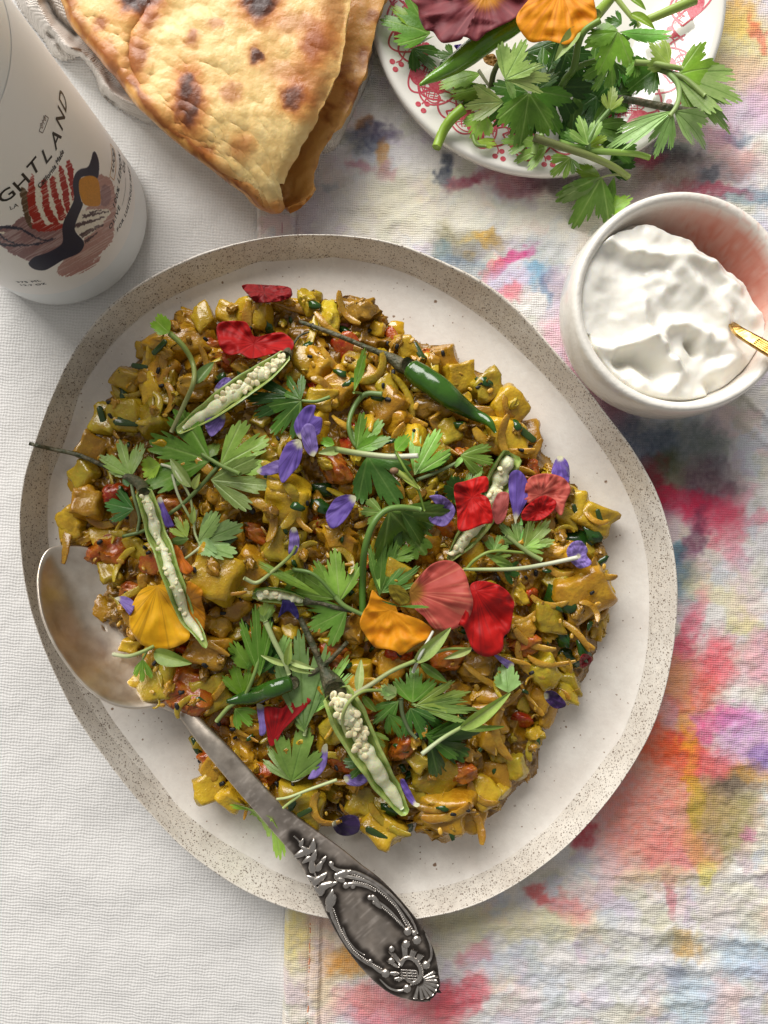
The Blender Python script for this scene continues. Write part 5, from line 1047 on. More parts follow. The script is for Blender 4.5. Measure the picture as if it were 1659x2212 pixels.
petal(QL(6, [(832,772),(905,750),(1000,785),(1050,850),(1048,900),(1030,1000),(1000,1030),(990,1102),(910,1130),(842,1088),(800,985),(772,965),(840,885)]), Q(6, 860, 800), (212, 24, 18), (186, 14, 14), 'largest bright red petal, crumpled, overlapping the coral petal', lift=.005, wrinkle=.0018, nf=7, seed=5, edge_up=.002)
petal(QL(7, [(436,368),(480,362),(530,366),(560,330),(620,308),(664,322),(662,342),(600,402),(540,462),(492,545),(462,552),(446,480)]), Q(7, 480, 530), (190, 12, 20), (150, 6, 16), 'crimson petal folded to a point between two coriander leaves and the withered-stalk chilli', lift=.004, wrinkle=.0011, nf=12, seed=6, veinc=(110, 4, 12))
petal(QL(13, [(578,1590),(612,1590),(637,1612),(625,1642),(575,1668),(565,1630)]), Q(13, 595, 1630), (168, 20, 30), (130, 12, 22), 'tiny dark red petal scrap on wilted herb at the edge of the curry', lift=.003, wrinkle=.0005, seed=7)
petal(QL(6, [(527,800),(560,745),(645,662),(735,648),(800,700),(832,800),(846,862),(820,942),(745,992),(655,992),(600,930),(545,880)]), Q(6, 535, 805), *CORAL, 'large pleated coral petal between the orange and red petals', lift=.0045, wrinkle=.0011, nf=15, seed=8, vein=.7, cbase=(206, 150, 60), veinc=(226, 140, 112), rise=.001)
petal(QL(6, [(940,395),(970,312),(1022,308),(1024,370),(1002,442),(962,462)]), Q(6, 965, 455), (196, 100, 90), (170, 78, 74), 'narrow dusty coral petal beside the squarish red petal', lift=.0055, wrinkle=.0006, nf=12, seed=9, veinc=(150, 70, 66))
petal(QL(6, [(1108,352),(1118,245),(1180,212),(1250,214),(1310,240),(1336,292),(1312,350),(1296,412),(1278,416),(1245,360),(1180,350)]), Q(6, 1180, 320), (204, 98, 82), (184, 78, 68), 'fan of two coral petals partly covered by a small bright red one', lift=.004, wrinkle=.0010, nf=9, seed=10, veinc=(224, 134, 110))
t = root_at('pansy_flower', 'yellow pansy petals tucked under a long halved chilli by the spoon', 'flower', Q(5, 740, 740))
petal(QL(5, [(650,572),(700,560),(775,560),(830,620),(870,740),(895,840),(830,890),(742,912),(690,905),(622,872),(568,785),(575,690),(610,610)]), Q(5, 720, 565), *YEL, parent=t, name='petal', lift=.0025, wrinkle=.0009, nf=10, seed=11)
petal(QL(5, [(880,548),(925,556),(966,592),(960,640),(980,715),(972,800),(930,820),(885,720)]), Q(5, 880, 640), (230, 160, 14), (206, 128, 8), parent=t, name='petal', lift=.003, wrinkle=.0009, nf=8, seed=12)
petal(QL(5, [(815,340),(850,370),(870,420),(915,470),(880,500),(830,470),(810,400)]), Q(5, 830, 380), (222, 130, 12), (196, 98, 8), 'small orange petal scrap peeping beside the long halved chilli', lift=.002, wrinkle=.0007, seed=13)
petal(QL(16, [(772,370),(800,400),(862,440),(922,470),(960,552),(1050,552),(1110,580),(1168,632),(1140,682),(1040,740),(962,795),(925,770),(865,756),(790,742),(720,655),(690,590),(712,515),(745,460)]), Q(16, 890, 500), (248, 178, 20), (234, 150, 12), 'orange two-lobed petal beside the pleated coral petal', lift=.0045, wrinkle=.0013, nf=9, seed=14, veinc=(240, 168, 40))
petal(QL(3, [(1505,560),(1520,600),(1540,620)]) if False else QL(16, [(880,345),(900,335),(960,345),(1010,400),(1015,450),(965,470),(920,440),(888,400)]), Q(16, 900, 345), (168, 150, 40), (140, 122, 30), 'dull olive-yellow bud attached near the coral petal', lift=.004, wrinkle=.0004, seed=15, cat='flower bud', name='flower_bud')
def vpet(zn, pts, base, label=None, parent=None, cs=VIO, lift=.003, seed=0, name=None, wb=(226, 224, 190)):
    return petal(QL(zn, pts), Q(zn, *base), *cs, label, parent, name or ('petal' if parent is not None else 'viola_petal'), lift=lift, wrinkle=.0006, nf=6, seed=seed, vein=.5, cbase=wb, rise=.001, rbase=.22)
t = root_at('viola_flower', 'whole violet flower of four drooping petals, the only complete viola on the curry', 'flower', Q(3, 1495, 880))
vpet(3, [(1490,862),(1462,800),(1485,740),(1530,690),(1580,688),(1572,740),(1615,760),(1600,840),(1540,850)], (1496, 872), parent=t, seed=20)
vpet(3, [(1505,870),(1502,820),(1530,785),(1570,800),(1588,880),(1592,930),(1560,962),(1525,930)], (1572, 965), parent=t, cs=LIL, lift=.005, seed=21)
vpet(3, [(1500,880),(1508,940),(1490,1010),(1440,1070),(1400,1108),(1380,1060),(1382,980),(1420,900),(1465,872)], (1498, 882), parent=t, lift=.004, seed=22)
vpet(3, [(1385,985),(1330,1000),(1260,1040),(1290,1065),(1350,1062),(1388,1040)], (1262, 1042), parent=t, cs=LIL, lift=.003, seed=23)
for args in ((6, [(252,322),(200,318),(150,340),(112,400),(108,440),(130,484),(175,470),(225,410),(255,350)], (254, 326), 'broad violet petal lying flat between the whole viola and the arching stem', VIO, 24), (6, [(625,325),(680,318),(730,350),(756,395),(740,440),(700,476),(640,460),(625,430),(680,415),(700,385),(670,350)], (690, 400), 'crescent-shaped lilac petal close to the squarish red petal', LIL, 25),
             (6, [(1060,465),(1040,380),(1025,300),(1030,215),(1070,192),(1110,230),(1126,300),(1110,360),(1070,388)], (1058, 455), 'upright violet petal between the narrow coral and the folded coral petals', VIO, 26), (6, [(1262,135),(1280,122),(1300,128),(1325,165),(1330,230),(1318,262),(1270,240),(1240,205)], (1282, 128), 'violet petal with white tip lying on the plate rim side of the curry', VIO, 27),
             (6, [(1318,590),(1345,555),(1390,550),(1420,590),(1415,620),(1438,650),(1432,672),(1380,686),(1340,655),(1320,625)], (1375, 625), 'pale lilac petal at the end of the long white sprout', LIL, 28), (3, [(1030,612),(1040,575),(1085,535),(1122,545),(1118,575),(1075,600)], (1040, 610), 'small lilac petal tucked behind the chilli half that points at the red two-lobed petal', LIL, 29),
             (3, [(978,765),(1030,745),(1085,735),(1082,790),(1050,830),(1012,856),(985,815)], (1080, 740), 'lilac petal peeping out between the broad coriander sprig and a halved chilli', LIL, 30), (5, [(718,95),(740,80),(760,130),(806,225),(800,240),(765,240),(742,180)], (730, 85), 'narrow dark violet petal beside the long-stemmed halved chilli', VIO, 31),
             (5, [(1440,260),(1462,242),(1480,260),(1492,330),(1470,390),(1434,388),(1436,320)], (1462, 246), 'narrow lilac petal standing on a zucchini piece', LIL, 32), (5, [(1400,602),(1425,594),(1452,640),(1485,700),(1482,745),(1430,700),(1376,735),(1395,690)], (1415, 600), 'dark violet petal with white tip on the short green chilli', ((50, 36, 110), (34, 24, 84)), 33),
             (7, [(396,352),(412,346),(434,362),(446,430),(440,495),(412,502),(408,440)], (412, 350), 'narrow lilac petal pressed against the crimson folded petal', LIL, 34), (7, [(728,560),(752,552),(752,620),(738,672),(700,715),(655,724),(680,690),(715,620)], (740, 560), 'curved lilac petal between the pale lobed leaf and the widely split chilli', LIL, 35),
             (7, [(838,706),(900,702),(962,700),(958,730),(915,758),(870,756),(842,740)], (842, 725), 'lilac petal lying beside a tomato piece under the seedy chilli', LIL, 36), (7, [(1118,730),(1140,728),(1160,780),(1190,835),(1216,850),(1200,866),(1165,840),(1130,780)], (1205, 858), 'thin violet petal touching the pointed tip of the widely split chilli', VIO, 37),
             (7, [(775,950),(800,930),(850,905),(900,912),(916,950),(905,992),(850,1010),(800,995)], (780, 940), 'blackish purple petal on the bare plate near the spoon handle', ((60, 38, 84), (42, 26, 62)), 38), (13, [(358,1815),(395,1798),(440,1820),(482,1870),(475,1895),(420,1902),(370,1860)], (365, 1830), 'deep purple petal at the edge of the curry past the small toothed leaf', ((74, 44, 100), (52, 30, 76)), 39),
             (5, [(488,632),(530,618),(575,635),(595,665),(570,722),(550,690),(545,660)], (500, 632), 'white and violet petal scrap between the yellow pansy and the spoon bowl', LIL, 40), (6, [(948,1118),(985,1130),(1050,1165),(1030,1195),(990,1165)], (1040, 1180), 'lilac and white petal scrap under the largest red petal', LIL, 41)):
    zn, pts, base, lab_, cs, sd = args; o = vpet(zn, pts, base, lab_, cs=cs, seed=sd)

# ---- chillies
M_chilli = pbr('green_chilli_skin', lin(52, 92, 22), lin(34, 70, 16), scale=120, rough=.18, spec=.5, coat=.25, bscale=[90, 500], bstr=.3, bdist=.0008, sss=.1)
M_chillil = pbr('light_green_chilli_skin', lin(104, 150, 36), lin(84, 130, 28), scale=120, rough=.18, spec=.5, coat=.25, bscale=[110, 600], bstr=.35, bdist=.0008, sss=.1)
M_chin = pbr('chilli_inside', lin(178, 192, 112), lin(136, 164, 74), scale=300, rough=.3, sss=.25, bscale=[500], bstr=.3, bdist=.0005)
M_pith = pbr('chilli_pith', lin(238, 236, 204), lin(216, 220, 166), scale=300, rough=.4, sss=.3, bscale=[450], bstr=.4, bdist=.0008)
M_cseed = pbr('chilli_seed', lin(242, 232, 194), lin(228, 210, 160), scale=300, rough=.35, sss=.3, orand=.08)
M_dry = pbr('dry_stalk', lin(52, 62, 34), lin(104, 94, 70), scale=420, rough=.55, bscale=[420, 1100], bstr=.8, bdist=.0014)
sV, sF = ball(10, 6); SEEDM = mesh('seed', sV * [1, .82, .30], sF, M_cseed)
def centre(pts, clear, rad, absz=None, n=40):
    q = resample([(*p[:2], p[2] if len(p) > 2 else 0) for p in pts], n); out = []
    for (a, b, e), r in zip(q, np.interp(np.linspace(0, 1, n), np.linspace(0, 1, len(rad)), rad)):
        out.append(wpt((a, b), clear + r * .75 + e) if absz is None else np.array(P(a, b, absz + e)))
    out = np.array(out); z = out[:, 2]; z2 = np.convolve(np.concatenate([[z[0]] * 6, z, [z[-1]] * 6]), np.ones(13) / 13, 'valid'); out[:, 2] = np.maximum(z2, z * .5 + z2 * .5); return out
def whole_chilli(label, body, rads, stalk, parent=None, mat=M_chilli, clear=.0005, absz=None, stalkr=.0010, calyx=True):
    root = thing('green_chilli', label, 'chilli', tuple(wpt(body[0], 0)))
    n = 60; r = np.interp(np.linspace(0, 1, n), np.linspace(0, 1, len(rads)), rads) * S; p = centre(body, clear, np.array(rads) * S, absz, n)
    r = r * (1 + .05 * (vnoise(np.linspace(0, 9, n), np.zeros(n), 3) - .5) * 2); r[0] *= .5; r[1] *= .85; V, F = tube(p, r, 20, True, .92); obj('pod', mesh('pod', V, F, mat), root)
    if stalk:
        k = len(stalk) * 8; q = [p[0]] + [wpt(s_[:2], .002 + (s_[2] if len(s_) > 2 else 0)) if absz is None else np.array(P(s_[0], s_[1], absz + (s_[2] if len(s_) > 2 else 0))) for s_ in stalk]; q = resample(np.array(q), k)
        rr = np.interp(np.linspace(0, 1, k), [0, .12, .28, 1], [r[3] * .9, r[3] * .62, stalkr, stalkr * .75]) * (1 + .12 * (vnoise(np.linspace(0, 12, k), np.zeros(k), 5) - .5)); V, F = tube(q, rr, 10); obj('stalk', mesh('stalk', V, F, M_dry), root)
    return root
def half_chilli(label, body, rads, stalk, tilt=0., seeds=(.05, .7), ns=26, mat=M_chilli, clear=.0003, sr=.00125, stalkr=.0009):
    root = thing('halved_chilli', label, 'chilli', tuple(wpt(body[0], 0)))
    n = 60; r = np.interp(np.linspace(0, 1, n), np.linspace(0, 1, len(rads)), rads) * S; r[0] *= .6; r[-1] = r[-2] * .3; p = centre(body, clear, np.array(rads) * S * 1.1, None, n)
    T = np.gradient(p, axis=0); T /= np.linalg.norm(T, axis=1)[:, None]; so, si, pi_ = [], [], []
    sd = np.cross(T, [0, 0, 1.]); sd /= np.linalg.norm(sd, axis=1)[:, None]; up = np.cross(sd, T); ct, st = math.cos(tilt), math.sin(tilt); sd, up = sd * ct + up * st, up * ct - sd * st
    a = np.linspace(math.pi, 2 * math.pi, 15); wall = .20
    for i in range(n):
        o1 = p[i] + r[i] * (np.cos(a)[:, None] * sd[i] + .95 * np.sin(a)[:, None] * up[i]); i1 = p[i] + r[i] * (1 - wall) * (np.cos(a)[::-1][:, None] * sd[i] + .85 * np.sin(a)[::-1][:, None] * up[i]) + up[i] * .0001
        so.append(o1); si.append(np.vstack([o1[-1:], i1, o1[:1]]))
    obj('skin', mesh('skin', np.vstack(so), grid_faces(n, 15)[:, ::-1], mat), root); obj('inner_wall', mesh('inner_wall', np.vstack(si), grid_faces(n, 17)[:, ::-1], M_chin), root)
    k = np.arange(2, n - 3); lumpy = 1 + .35 * (vnoise(np.linspace(0, 14, len(k)), np.zeros(len(k)), 8) - .5) * 2
    V, F = tube(p[k] - up[k] * (r[k] * .28)[:, None], r[k] * .52 * lumpy, 9, True, .7); obj('pith', mesh('pith', V, F, M_pith), root)
    for j in range(ns):
        t_ = seeds[0] + (seeds[1] - seeds[0]) * (j + R.random() * .8) / ns; i = min(int(t_ * (n - 1)), n - 2); o = bpy.data.objects.new('seed', SEEDM); link(o, root); o.matrix_parent_inverse = Matrix.Translation(-root.location)
        o.location = p[i] + sd[i] * r[i] * R.uniform(-.55, .55) + up[i] * r[i] * R.uniform(-.08, .14); z = sr * R.uniform(.75, 1.2); o.scale = (z, z, z); o.rotation_euler = (R.uniform(-.6, .6), R.uniform(-.6, .6), R.uniform(0, 6.3))
    if stalk:
        kk = len(stalk) * 9; q = [p[1] - up[1] * r[3] * .3] + [wpt(s_[:2], .002 + (s_[2] if len(s_) > 2 else 0)) for s_ in stalk]; q = resample(np.array(q), kk); q[:, 2] = np.maximum(q[:, 2], support(q[:, 0], q[:, 1]) + stalkr)
        rr = np.interp(np.linspace(0, 1, kk), [0, .15, .32, 1], [r[4] * .8, r[4] * .62, stalkr, stalkr * .8]) * (1 + .14 * (vnoise(np.linspace(0, 12, kk), np.zeros(kk), 5) - .5)); V, F = tube(q, rr, 10); obj('stalk', mesh('stalk', V, F, M_dry), root)
    return root
half_chilli('halved green chilli packed with seeds next to the two-lobed red petal', QL(3, [(1425,405),(1340,475),(1240,545),(1120,625),(980,725),(825,830)]), [13, 22, 25, 24, 19, 8], QL(3, [(1450,370),(1490,310),(1545,285)]), -.25, (.04, .62), 46, clear=.003, stalkr=.0005)
whole_chilli('whole dark green chilli with long stalk, curved towards the plate edge', QL(4, [(700,470),(760,520),(850,580),(950,660),(1060,735),(1140,775),(1178,835)]), [19, 25, 25, 21, 15, 11, 3], QL(4, [(670,470),(600,425),(450,360),(280,290),(110,230)]), clear=.002)
half_chilli('halved green chilli whose long dark stalk reaches over the plate rim', QL(5, [(640,40),(690,190),(740,340),(800,520),(870,700),(930,800),(985,900)]), [16, 19, 19, 18, 18, 14, 5], [Q(3, 620, 1110), Q(3, 500, 1050), Q(3, 300, 960), (*Q(3, 150, 925), .002), (*Q(3, 20, 893), .003)], .3, (.04, .8), 30, sr=.00095, clear=.004)
half_chilli('halved green chilli split wide with pale round seeds, its stalk crossing another', QL(7, [(790,280),(850,400),(920,540),(1000,680),(1080,800),(1150,905)]), [28, 36, 32, 27, 22, 9], [Q(16, 520, 1000), Q(16, 450, 880), Q(16, 380, 720), Q(16, 300, 550)], .1, (.02, .5), 52, mat=M_chillil, sr=.00145, clear=.0035, stalkr=.0013)
whole_chilli('small whole green chilli with withered stalk beside the crimson folded petal', QL(7, [(575,240),(500,265),(400,300),(320,320),(245,335)]), [15, 18, 17, 13, 4], QL(7, [(600,232),(680,190),(760,130),(830,60),(852,35)]), clear=.004)
half_chilli('halved green chilli mostly hidden beneath the squarish red petal', QL(6, [(1050,110),(1000,210),(950,320),(880,440),(810,540),(720,650)]), [22, 29, 30, 28, 22, 6], None, .3, (.1, .95), 26, sr=.0012, clear=.0)
half_chilli('short piece of green chilli under a dark violet petal with white tip', QL(16, [(330,450),(240,430),(140,410),(60,405),(0,395)]), [10, 17, 18, 18, 12], QL(16, [(420,450),(520,480),(640,510)]), .6, (.5, .9), 4, clear=.002)

# ---- coriander sprigs on the curry: label, [leaves], [stems], [cotyledons]
def sprig(label, zn, leaves=(), stems=(), cots=(), cat='herb', name='coriander_sprig', clear=0.0025):
    first = (leaves[0][0] if leaves else (stems[0][0][0] if stems else cots[0][0])); t = root_at(name, label, cat, Q(zn, *first[:2]))
    for i, L_ in enumerate(leaves):
        b, tp, kw = L_[0], L_[1], dict(L_[2]) if len(L_) > 2 else {}
        kw.setdefault('zb', clear); kw.setdefault('zt', clear + .001); kw.setdefault('seed', int(b[0] * 3 + tp[1]) % 977); herb_leaf(Q(zn, *b), Q(zn, *tp), t, **kw)
    for s_ in stems:
        kw = dict(s_[1]) if len(s_) > 1 else {}; herb_stem([(*Q(zn, *p[:2]), *p[2:]) for p in s_[0]], t, **kw)
    for c in cots:
        kw = dict(c[2]) if len(c) > 2 else {}; cotyledon(Q(zn, *c[0]), Q(zn, *c[1]), t, **kw)
    return t
ws = dict(c0=(214, 216, 186), c1=(150, 168, 96), r=.00055)
sprig('curling coriander seedling whose single leaf hangs over the bare plate towards the bottle', 3, [((785,292), (690,205), dict(tint='b', wr=.9, zb=.008, zt=.010, lobes=1))], [([(785,292,.008),(860,365,.008),(912,460,.006),(915,560,.004),(870,670,.003),(795,830,.002)], dict(r=.0010, r1=.0008, c0=(130, 150, 66), c1=(172, 172, 120)))], [((925,570), (1025,450), dict(w_=.18, tint=(118, 146, 82)))], name='coriander_seedling')
sprig('broad coriander sprig between the whole viola and the long-stalked halved chilli', 3, [((1010,985), (600,860), dict(tint='g', wr=.85, deep=.6)), ((900,905), (925,725), dict(tint='g', wr=.75, lobes=1)), ((1060,1015), (1345,850), dict(tint='l', wr=.82)), ((1010,1090), (1305,1120), dict(tint='l', wr=.8)), ((1000,970), (1040,880), dict(tint='l', wr=.8, lobes=1))], [([(1170,1060,.005),(1060,1010,.004),(960,950,.004)], dict(r=.0008)), ([(1060,1010),(960,1120),(860,1220),(740,1310),(640,1370),(530,1400)], dict(r=.0008, c0=(110, 132, 72)))])
sprig('dull green coriander sprig crossed by the long chilli stalk over the plate rim', 3, [((575,1075), (490,860), dict(tint='l', wr=.85)), ((585,1070), (420,1000), dict(tint='p', wr=.6, lobes=1)), ((590,1250), (415,1215), dict(tint='d', wr=.85)), ((560,1130), (540,1060), dict(tint='d', wr=.7, lobes=1))], [([(570,1070),(590,1180),(620,1290),(610,1370)], dict(r=.0007, c0=(120, 138, 90)))])
sprig('bright seedling with slim leaves lying on the broad coriander sprig', 3, [((735,1008), (605,1050), dict(tint='b', wr=.85, lobes=1))], [([(740,1008),(800,1030),(850,1100),(900,1200),(915,1330)], dict(**ws)), ([(800,1060),(830,1170),(880,1270),(920,1340)], dict(**ws))], [((900,1130), (790,975), dict(w_=.17, tint=(150, 168, 92))), ((915,1140), (950,1055), dict(w_=.22, tint=(190, 204, 110))), ((910,1330), (920,1240), dict(w_=.2, tint=(170, 190, 100)))], name='coriander_seedling')
sprig('pale coriander leaf cluster beside the body of the long-stalked halved chilli', 5, [((880,300), (810,195), dict(tint='l', wr=.8)), ((890,305), (790,320), dict(tint='l', wr=.7, lobes=1)), ((945,325), (1160,235), dict(tint='p', wr=.95)), ((945,325), (1020,385), dict(tint='p', wr=.8, lobes=1)), ((940,330), (1060,165), dict(tint='p', wr=.6, lobes=1))], [([(930,150),(920,260),(955,350)], dict(**ws)), ([(955,350),(890,400),(830,440)], dict(**ws))])
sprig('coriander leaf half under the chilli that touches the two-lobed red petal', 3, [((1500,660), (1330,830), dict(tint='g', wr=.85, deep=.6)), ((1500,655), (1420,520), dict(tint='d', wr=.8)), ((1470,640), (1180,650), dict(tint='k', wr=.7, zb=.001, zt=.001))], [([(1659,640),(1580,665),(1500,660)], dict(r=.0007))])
sprig('upright narrow coriander leaf crossing under the dark chilli stalk', 4, [((405,615), (470,365), dict(tint='g', wr=.42, lobes=1, zb=.006, zt=.008))], [([(560,625),(470,625),(410,690),(378,790),(400,880),(440,930)], dict(r=.0010, c0=(120, 146, 84), c1=(104, 136, 66))), ([(405,615,.006),(440,620),(480,640)], dict(r=.0005))])
sprig('coriander sprig of rounded leaves beneath the white-stemmed sprout and seed husk', 4, [((420,925), (575,745), dict(tint='g', wr=.8)), ((415,930), (600,850), dict(tint='g', wr=.6, lobes=1)), ((440,945), (360,760), dict(tint='g', wr=.35, lobes=1)), ((735,1065), (880,805), dict(tint='l', wr=.72)), ((740,1060), (960,930), dict(tint='d', wr=.5, lobes=1)), ((480,960), (640,1210), dict(tint='d', wr=1.0, zb=.002, zt=.004)), ((630,935), (705,850), dict(tint='b', wr=.8, lobes=1, zb=.006, zt=.008))], [([(750,1090),(880,1040),(985,985),(1000,950)], dict(r=.0007, c0=(130, 150, 100)))])
sprig('white-stemmed sprout with one folded leaf lying flat beside the whole viola', 4, [((300,900), (220,870), dict(tint='b', wr=.8, lobes=1))], [([(755,960,.006),(600,965,.006),(420,945,.006),(300,925,.006)], dict(r=.0009, r1=.0011, c0=(222, 222, 204), c1=(168, 184, 110)))], [((330,930), (212,945), dict(w_=.22, tint=(166, 184, 108), clear=.006))], name='coriander_sprout')
sprig('thin seedling stem still carrying its brown seed husk', 4, [], [([(630,935,.008),(690,1040,.007),(750,1130,.006),(790,1260,.005)], dict(r=.0005, c0=(120, 150, 60))), ([(640,1045,.007),(700,1090,.006),(760,1140,.006)], dict(r=.0010, c0=(176, 190, 96)))], [((655,1048), (760,1140), dict(w_=.14, tint=(176, 192, 92), clear=.006))], name='coriander_seedling')
hk = tag(obj('seed_husk', mesh('seed_husk', *(lambda q: (q[0] * [.0016, .0012, .0011] + wpt(Q(4, 625, 1042), .008), q[1]))(ball(10, 6)), pbr('brown_husk', lin(132, 100, 72), rough=.6))), 'tiny brown seed husk on the tip of a thin seedling', 'seed')
sprig('coriander leaves peeping out around the squarish red petal', 4, [((985,955), (1180,1000), dict(tint='g', wr=.8)), ((990,1160), (900,1110), dict(tint='d', wr=1.1, lobes=1)), ((960,1230), (1080,1060), dict(tint='d', wr=.9)), ((1000,960), (960,1020), dict(tint='l', wr=.6, lobes=1)), ((1010,1180), (1110,1010), dict(tint='g', wr=.6))], [])
sprig('coriander sprig with a tall arching stem bowing over the curry', 6, [((425,395), (660,680), dict(tint='g', wr=1.0, zb=.008, zt=.003, curl=.35)), ((480,400), (715,500), dict(tint='g', wr=.75, zb=.008, zt=.003, curl=.3)), ((390,405), (265,400), dict(tint='l', wr=.95, zb=.006, zt=.003)), ((430,400), (480,590), dict(tint='d', wr=.6, lobes=1))], [([(292,915,.002),(290,760,.005),(300,600,.010),(340,470,.013),(400,400,.012),(480,380,.010),(580,392,.006)], dict(r=.0013, r1=.0010, c0=(74, 116, 32), c1=(126, 158, 84)))])
sprig('deeply cut coriander leaf between the arching stem and the pleated coral petal', 6, [((375,825), (395,490), dict(tint='g', wr=.55, deep=.4)), ((385,810), (565,690), dict(tint='l', wr=.6)), ((380,800), (335,580), dict(tint='l', wr=.35, lobes=1)), ((420,640), (570,560), dict(tint='g', wr=.7))], [([(375,825),(350,880)], dict(r=.0007))])
sprig('three-part coriander sprig whose stem ends under the orange petal', 6, [((175,850), (150,610), dict(tint='l', wr=.82, deep=.35)), ((165,840), (-60,690), dict(tint='g', wr=.72, deep=.5)), ((212,892), (5,1010), dict(tint='g', wr=.85, deep=.35)), ((190,850), (240,720), dict(tint='l', wr=.5, lobes=1))], [([(150,825,.004),(200,875,.004),(290,920,.004)], dict(r=.0009, c0=(120, 148, 78))), ([(-60,690,.003),(50,720,.004),(170,845,.004)], dict(r=.0007, c0=(110, 142, 70)))])
sprig('coriander sprig between the small bright red petal and the long white sprout', 6, [((1100,585), (1235,455), dict(tint='l', wr=.8, deep=.35)), ((1105,580), (1220,570), dict(tint='l', wr=.7)), ((1075,560), (985,465), dict(tint='l', wr=.85)), ((1085,560), (1075,400), dict(tint='p', wr=.5, lobes=1))], [([(1190,645,.003),(1120,605,.004),(1010,520,.004)], dict(r=.0009, c0=(150, 168, 104))), ([(1085,470),(1090,560),(1110,605)], dict(r=.0008, c0=(156, 172, 112)))])
sprig('small coriander leaves around the tip of the hidden halved chilli', 6, [((950,600), (990,515), dict(tint='l', wr=.9)), ((950,600), (905,545), dict(tint='g', wr=.6, lobes=1)), ((930,640), (1030,620), dict(tint='g', wr=.6)), ((1000,700), (1090,720), dict(tint='k', wr=.9, zb=.001, zt=.001))], [([(810,695,.003),(860,640,.004),(950,600,.004),(1120,610,.003)], dict(r=.0006, c0=(150, 172, 84)))])
sprig('long white sprout stem pointing at the pale lilac petal', 6, [], [([(1370,632,.006),(1200,668,.006),(1040,690,.005),(800,692,.004)], dict(r=.0008, c0=(218, 218, 198), c1=(170, 188, 120)))], [((1045,680), (905,612), dict(w_=.13, tint=(140, 166, 80))), ((1040,690), (960,660), dict(w_=.15, tint=(120, 150, 66)))], name='coriander_sprout')
sprig('dark toothed coriander sprig partly under the small withered-stalk chilli', 5, [((1275,1055), (1245,690), dict(tint='g', wr=.55, deep=.35, zb=.006, zt=.006)), ((1270,1050), (1340,870), dict(tint='d', wr=.7, zb=.005, zt=.004)), ((1230,1020), (1130,900), dict(tint='g', wr=.7, lobes=1)), ((1195,1175), (1125,1010), dict(tint='g', wr=.72, deep=.3)), ((1140,1230), (1235,1335), dict(tint='g', wr=.85, deep=.3)), ((1290,740), (1325,655), dict(tint='l', wr=.9, lobes=1))], [([(1040,1300,.004),(1110,1220,.005),(1190,1165,.006),(1240,1060,.007),(1280,930,.006)], dict(r=.0008, c0=(158, 178, 104), c1=(120, 150, 74)))])
sprig('pale seedling with four slim leaves near the withered chilli stalk', 16, [((75,580), (40,480), dict(tint='l', wr=.9)), ((180,800), (220,680), dict(tint='p', wr=.8, lobes=1))], [([(75,575,.006),(130,700,.007),(200,840,.006),(230,920,.005)], dict(r=.0010, c0=(186, 202, 140)))], [((215,860), (45,795), dict(w_=.11, tint=(176, 194, 112), clear=.006)), ((215,860), (240,700), dict(w_=.15, tint=(172, 192, 96), clear=.007)), ((225,830), (400,885), dict(w_=.11, tint=(188, 202, 130), clear=.006)), ((225,870), (380,915), dict(w_=.09, tint=(170, 188, 104), clear=.005))], name='coriander_seedling')
sprig('large pale-backed coriander leaf under the stalk of the split chilli', 16, [((330,1290), (285,625), dict(tint='p', wr=.62, deep=.45)), ((345,1200), (600,830), dict(tint='p', wr=.55, deep=.45)), ((350,1180), (590,980), dict(tint='p', wr=.4, lobes=1)), ((330,1300), (265,1200), dict(tint='l', wr=.6, lobes=1))], [([(330,1320),(345,1240),(340,1120)], dict(r=.0007, c0=(158, 172, 118)))])
sprig('pale green lobed coriander leaf between the crimson folded petal and spoon handle', 7, [((572,735), (640,475), dict(tint='p', wr=.8, deep=.4)), ((572,735), (430,560), dict(tint='p', wr=.6)), ((570,730), (690,600), dict(tint='p', wr=.6))], [([(572,738),(610,728),(655,690),(650,650)], dict(r=.0003, c0=(214, 216, 190)))])
sprig('coriander sprig of dark leaves beside the seeds of the widely split chilli', 16, [((1035,1105), (1050,880), dict(tint='g', wr=1.0, deep=.25)), ((945,1095), (770,1250), dict(tint='g', wr=.7, deep=.5)), ((880,1180), (960,1330), dict(tint='d', wr=.8)), ((930,1060), (830,1010), dict(tint='p', wr=.9, lobes=1))], [([(960,1080,.004),(970,1180,.004),(1010,1280,.003),(1060,1340,.002)], dict(r=.0008, c0=(96, 110, 72))), ([(950,1090),(900,1170)], dict(r=.0006, c0=(90, 110, 60)))])
sprig('wide coriander leaf reaching towards the pale pod on a straight stem', 16, [((1045,1130), (1400,1050), dict(tint='l', wr=.62, deep=.5)), ((1050,1125), (1470,1170), dict(tint='l', wr=.5, deep=.4)), ((1060,1130), (1260,1300), dict(tint='d', wr=.7)), ((1020,1140), (1110,1330), dict(tint='d', wr=.9))], [([(1030,1115),(1120,1140),(1250,1170)], dict(r=.0006))])
sprig('dark green coriander leaf under the straight stem of the pale pod', 7, [((1260,520), (1500,640), dict(tint='d', wr=.95, zb=.003, zt=.003)), ((1240,500), (1510,530), dict(tint='d', wr=.7, zb=.003, zt=.003))], [])
sprig('coriander leaf pair half hidden under the split chilli', 7, [((950,640), (825,640), dict(tint='d', wr=.95)), ((960,480), (1045,580), dict(tint='l', wr=.7)), ((980,690), (1040,780), dict(tint='d', wr=.7))], [])
sprig('small pale coriander leaf on the bare plate beside the spoon handle', 7, [((475,925), (362,985), dict(tint='b', wr=.95))], [])
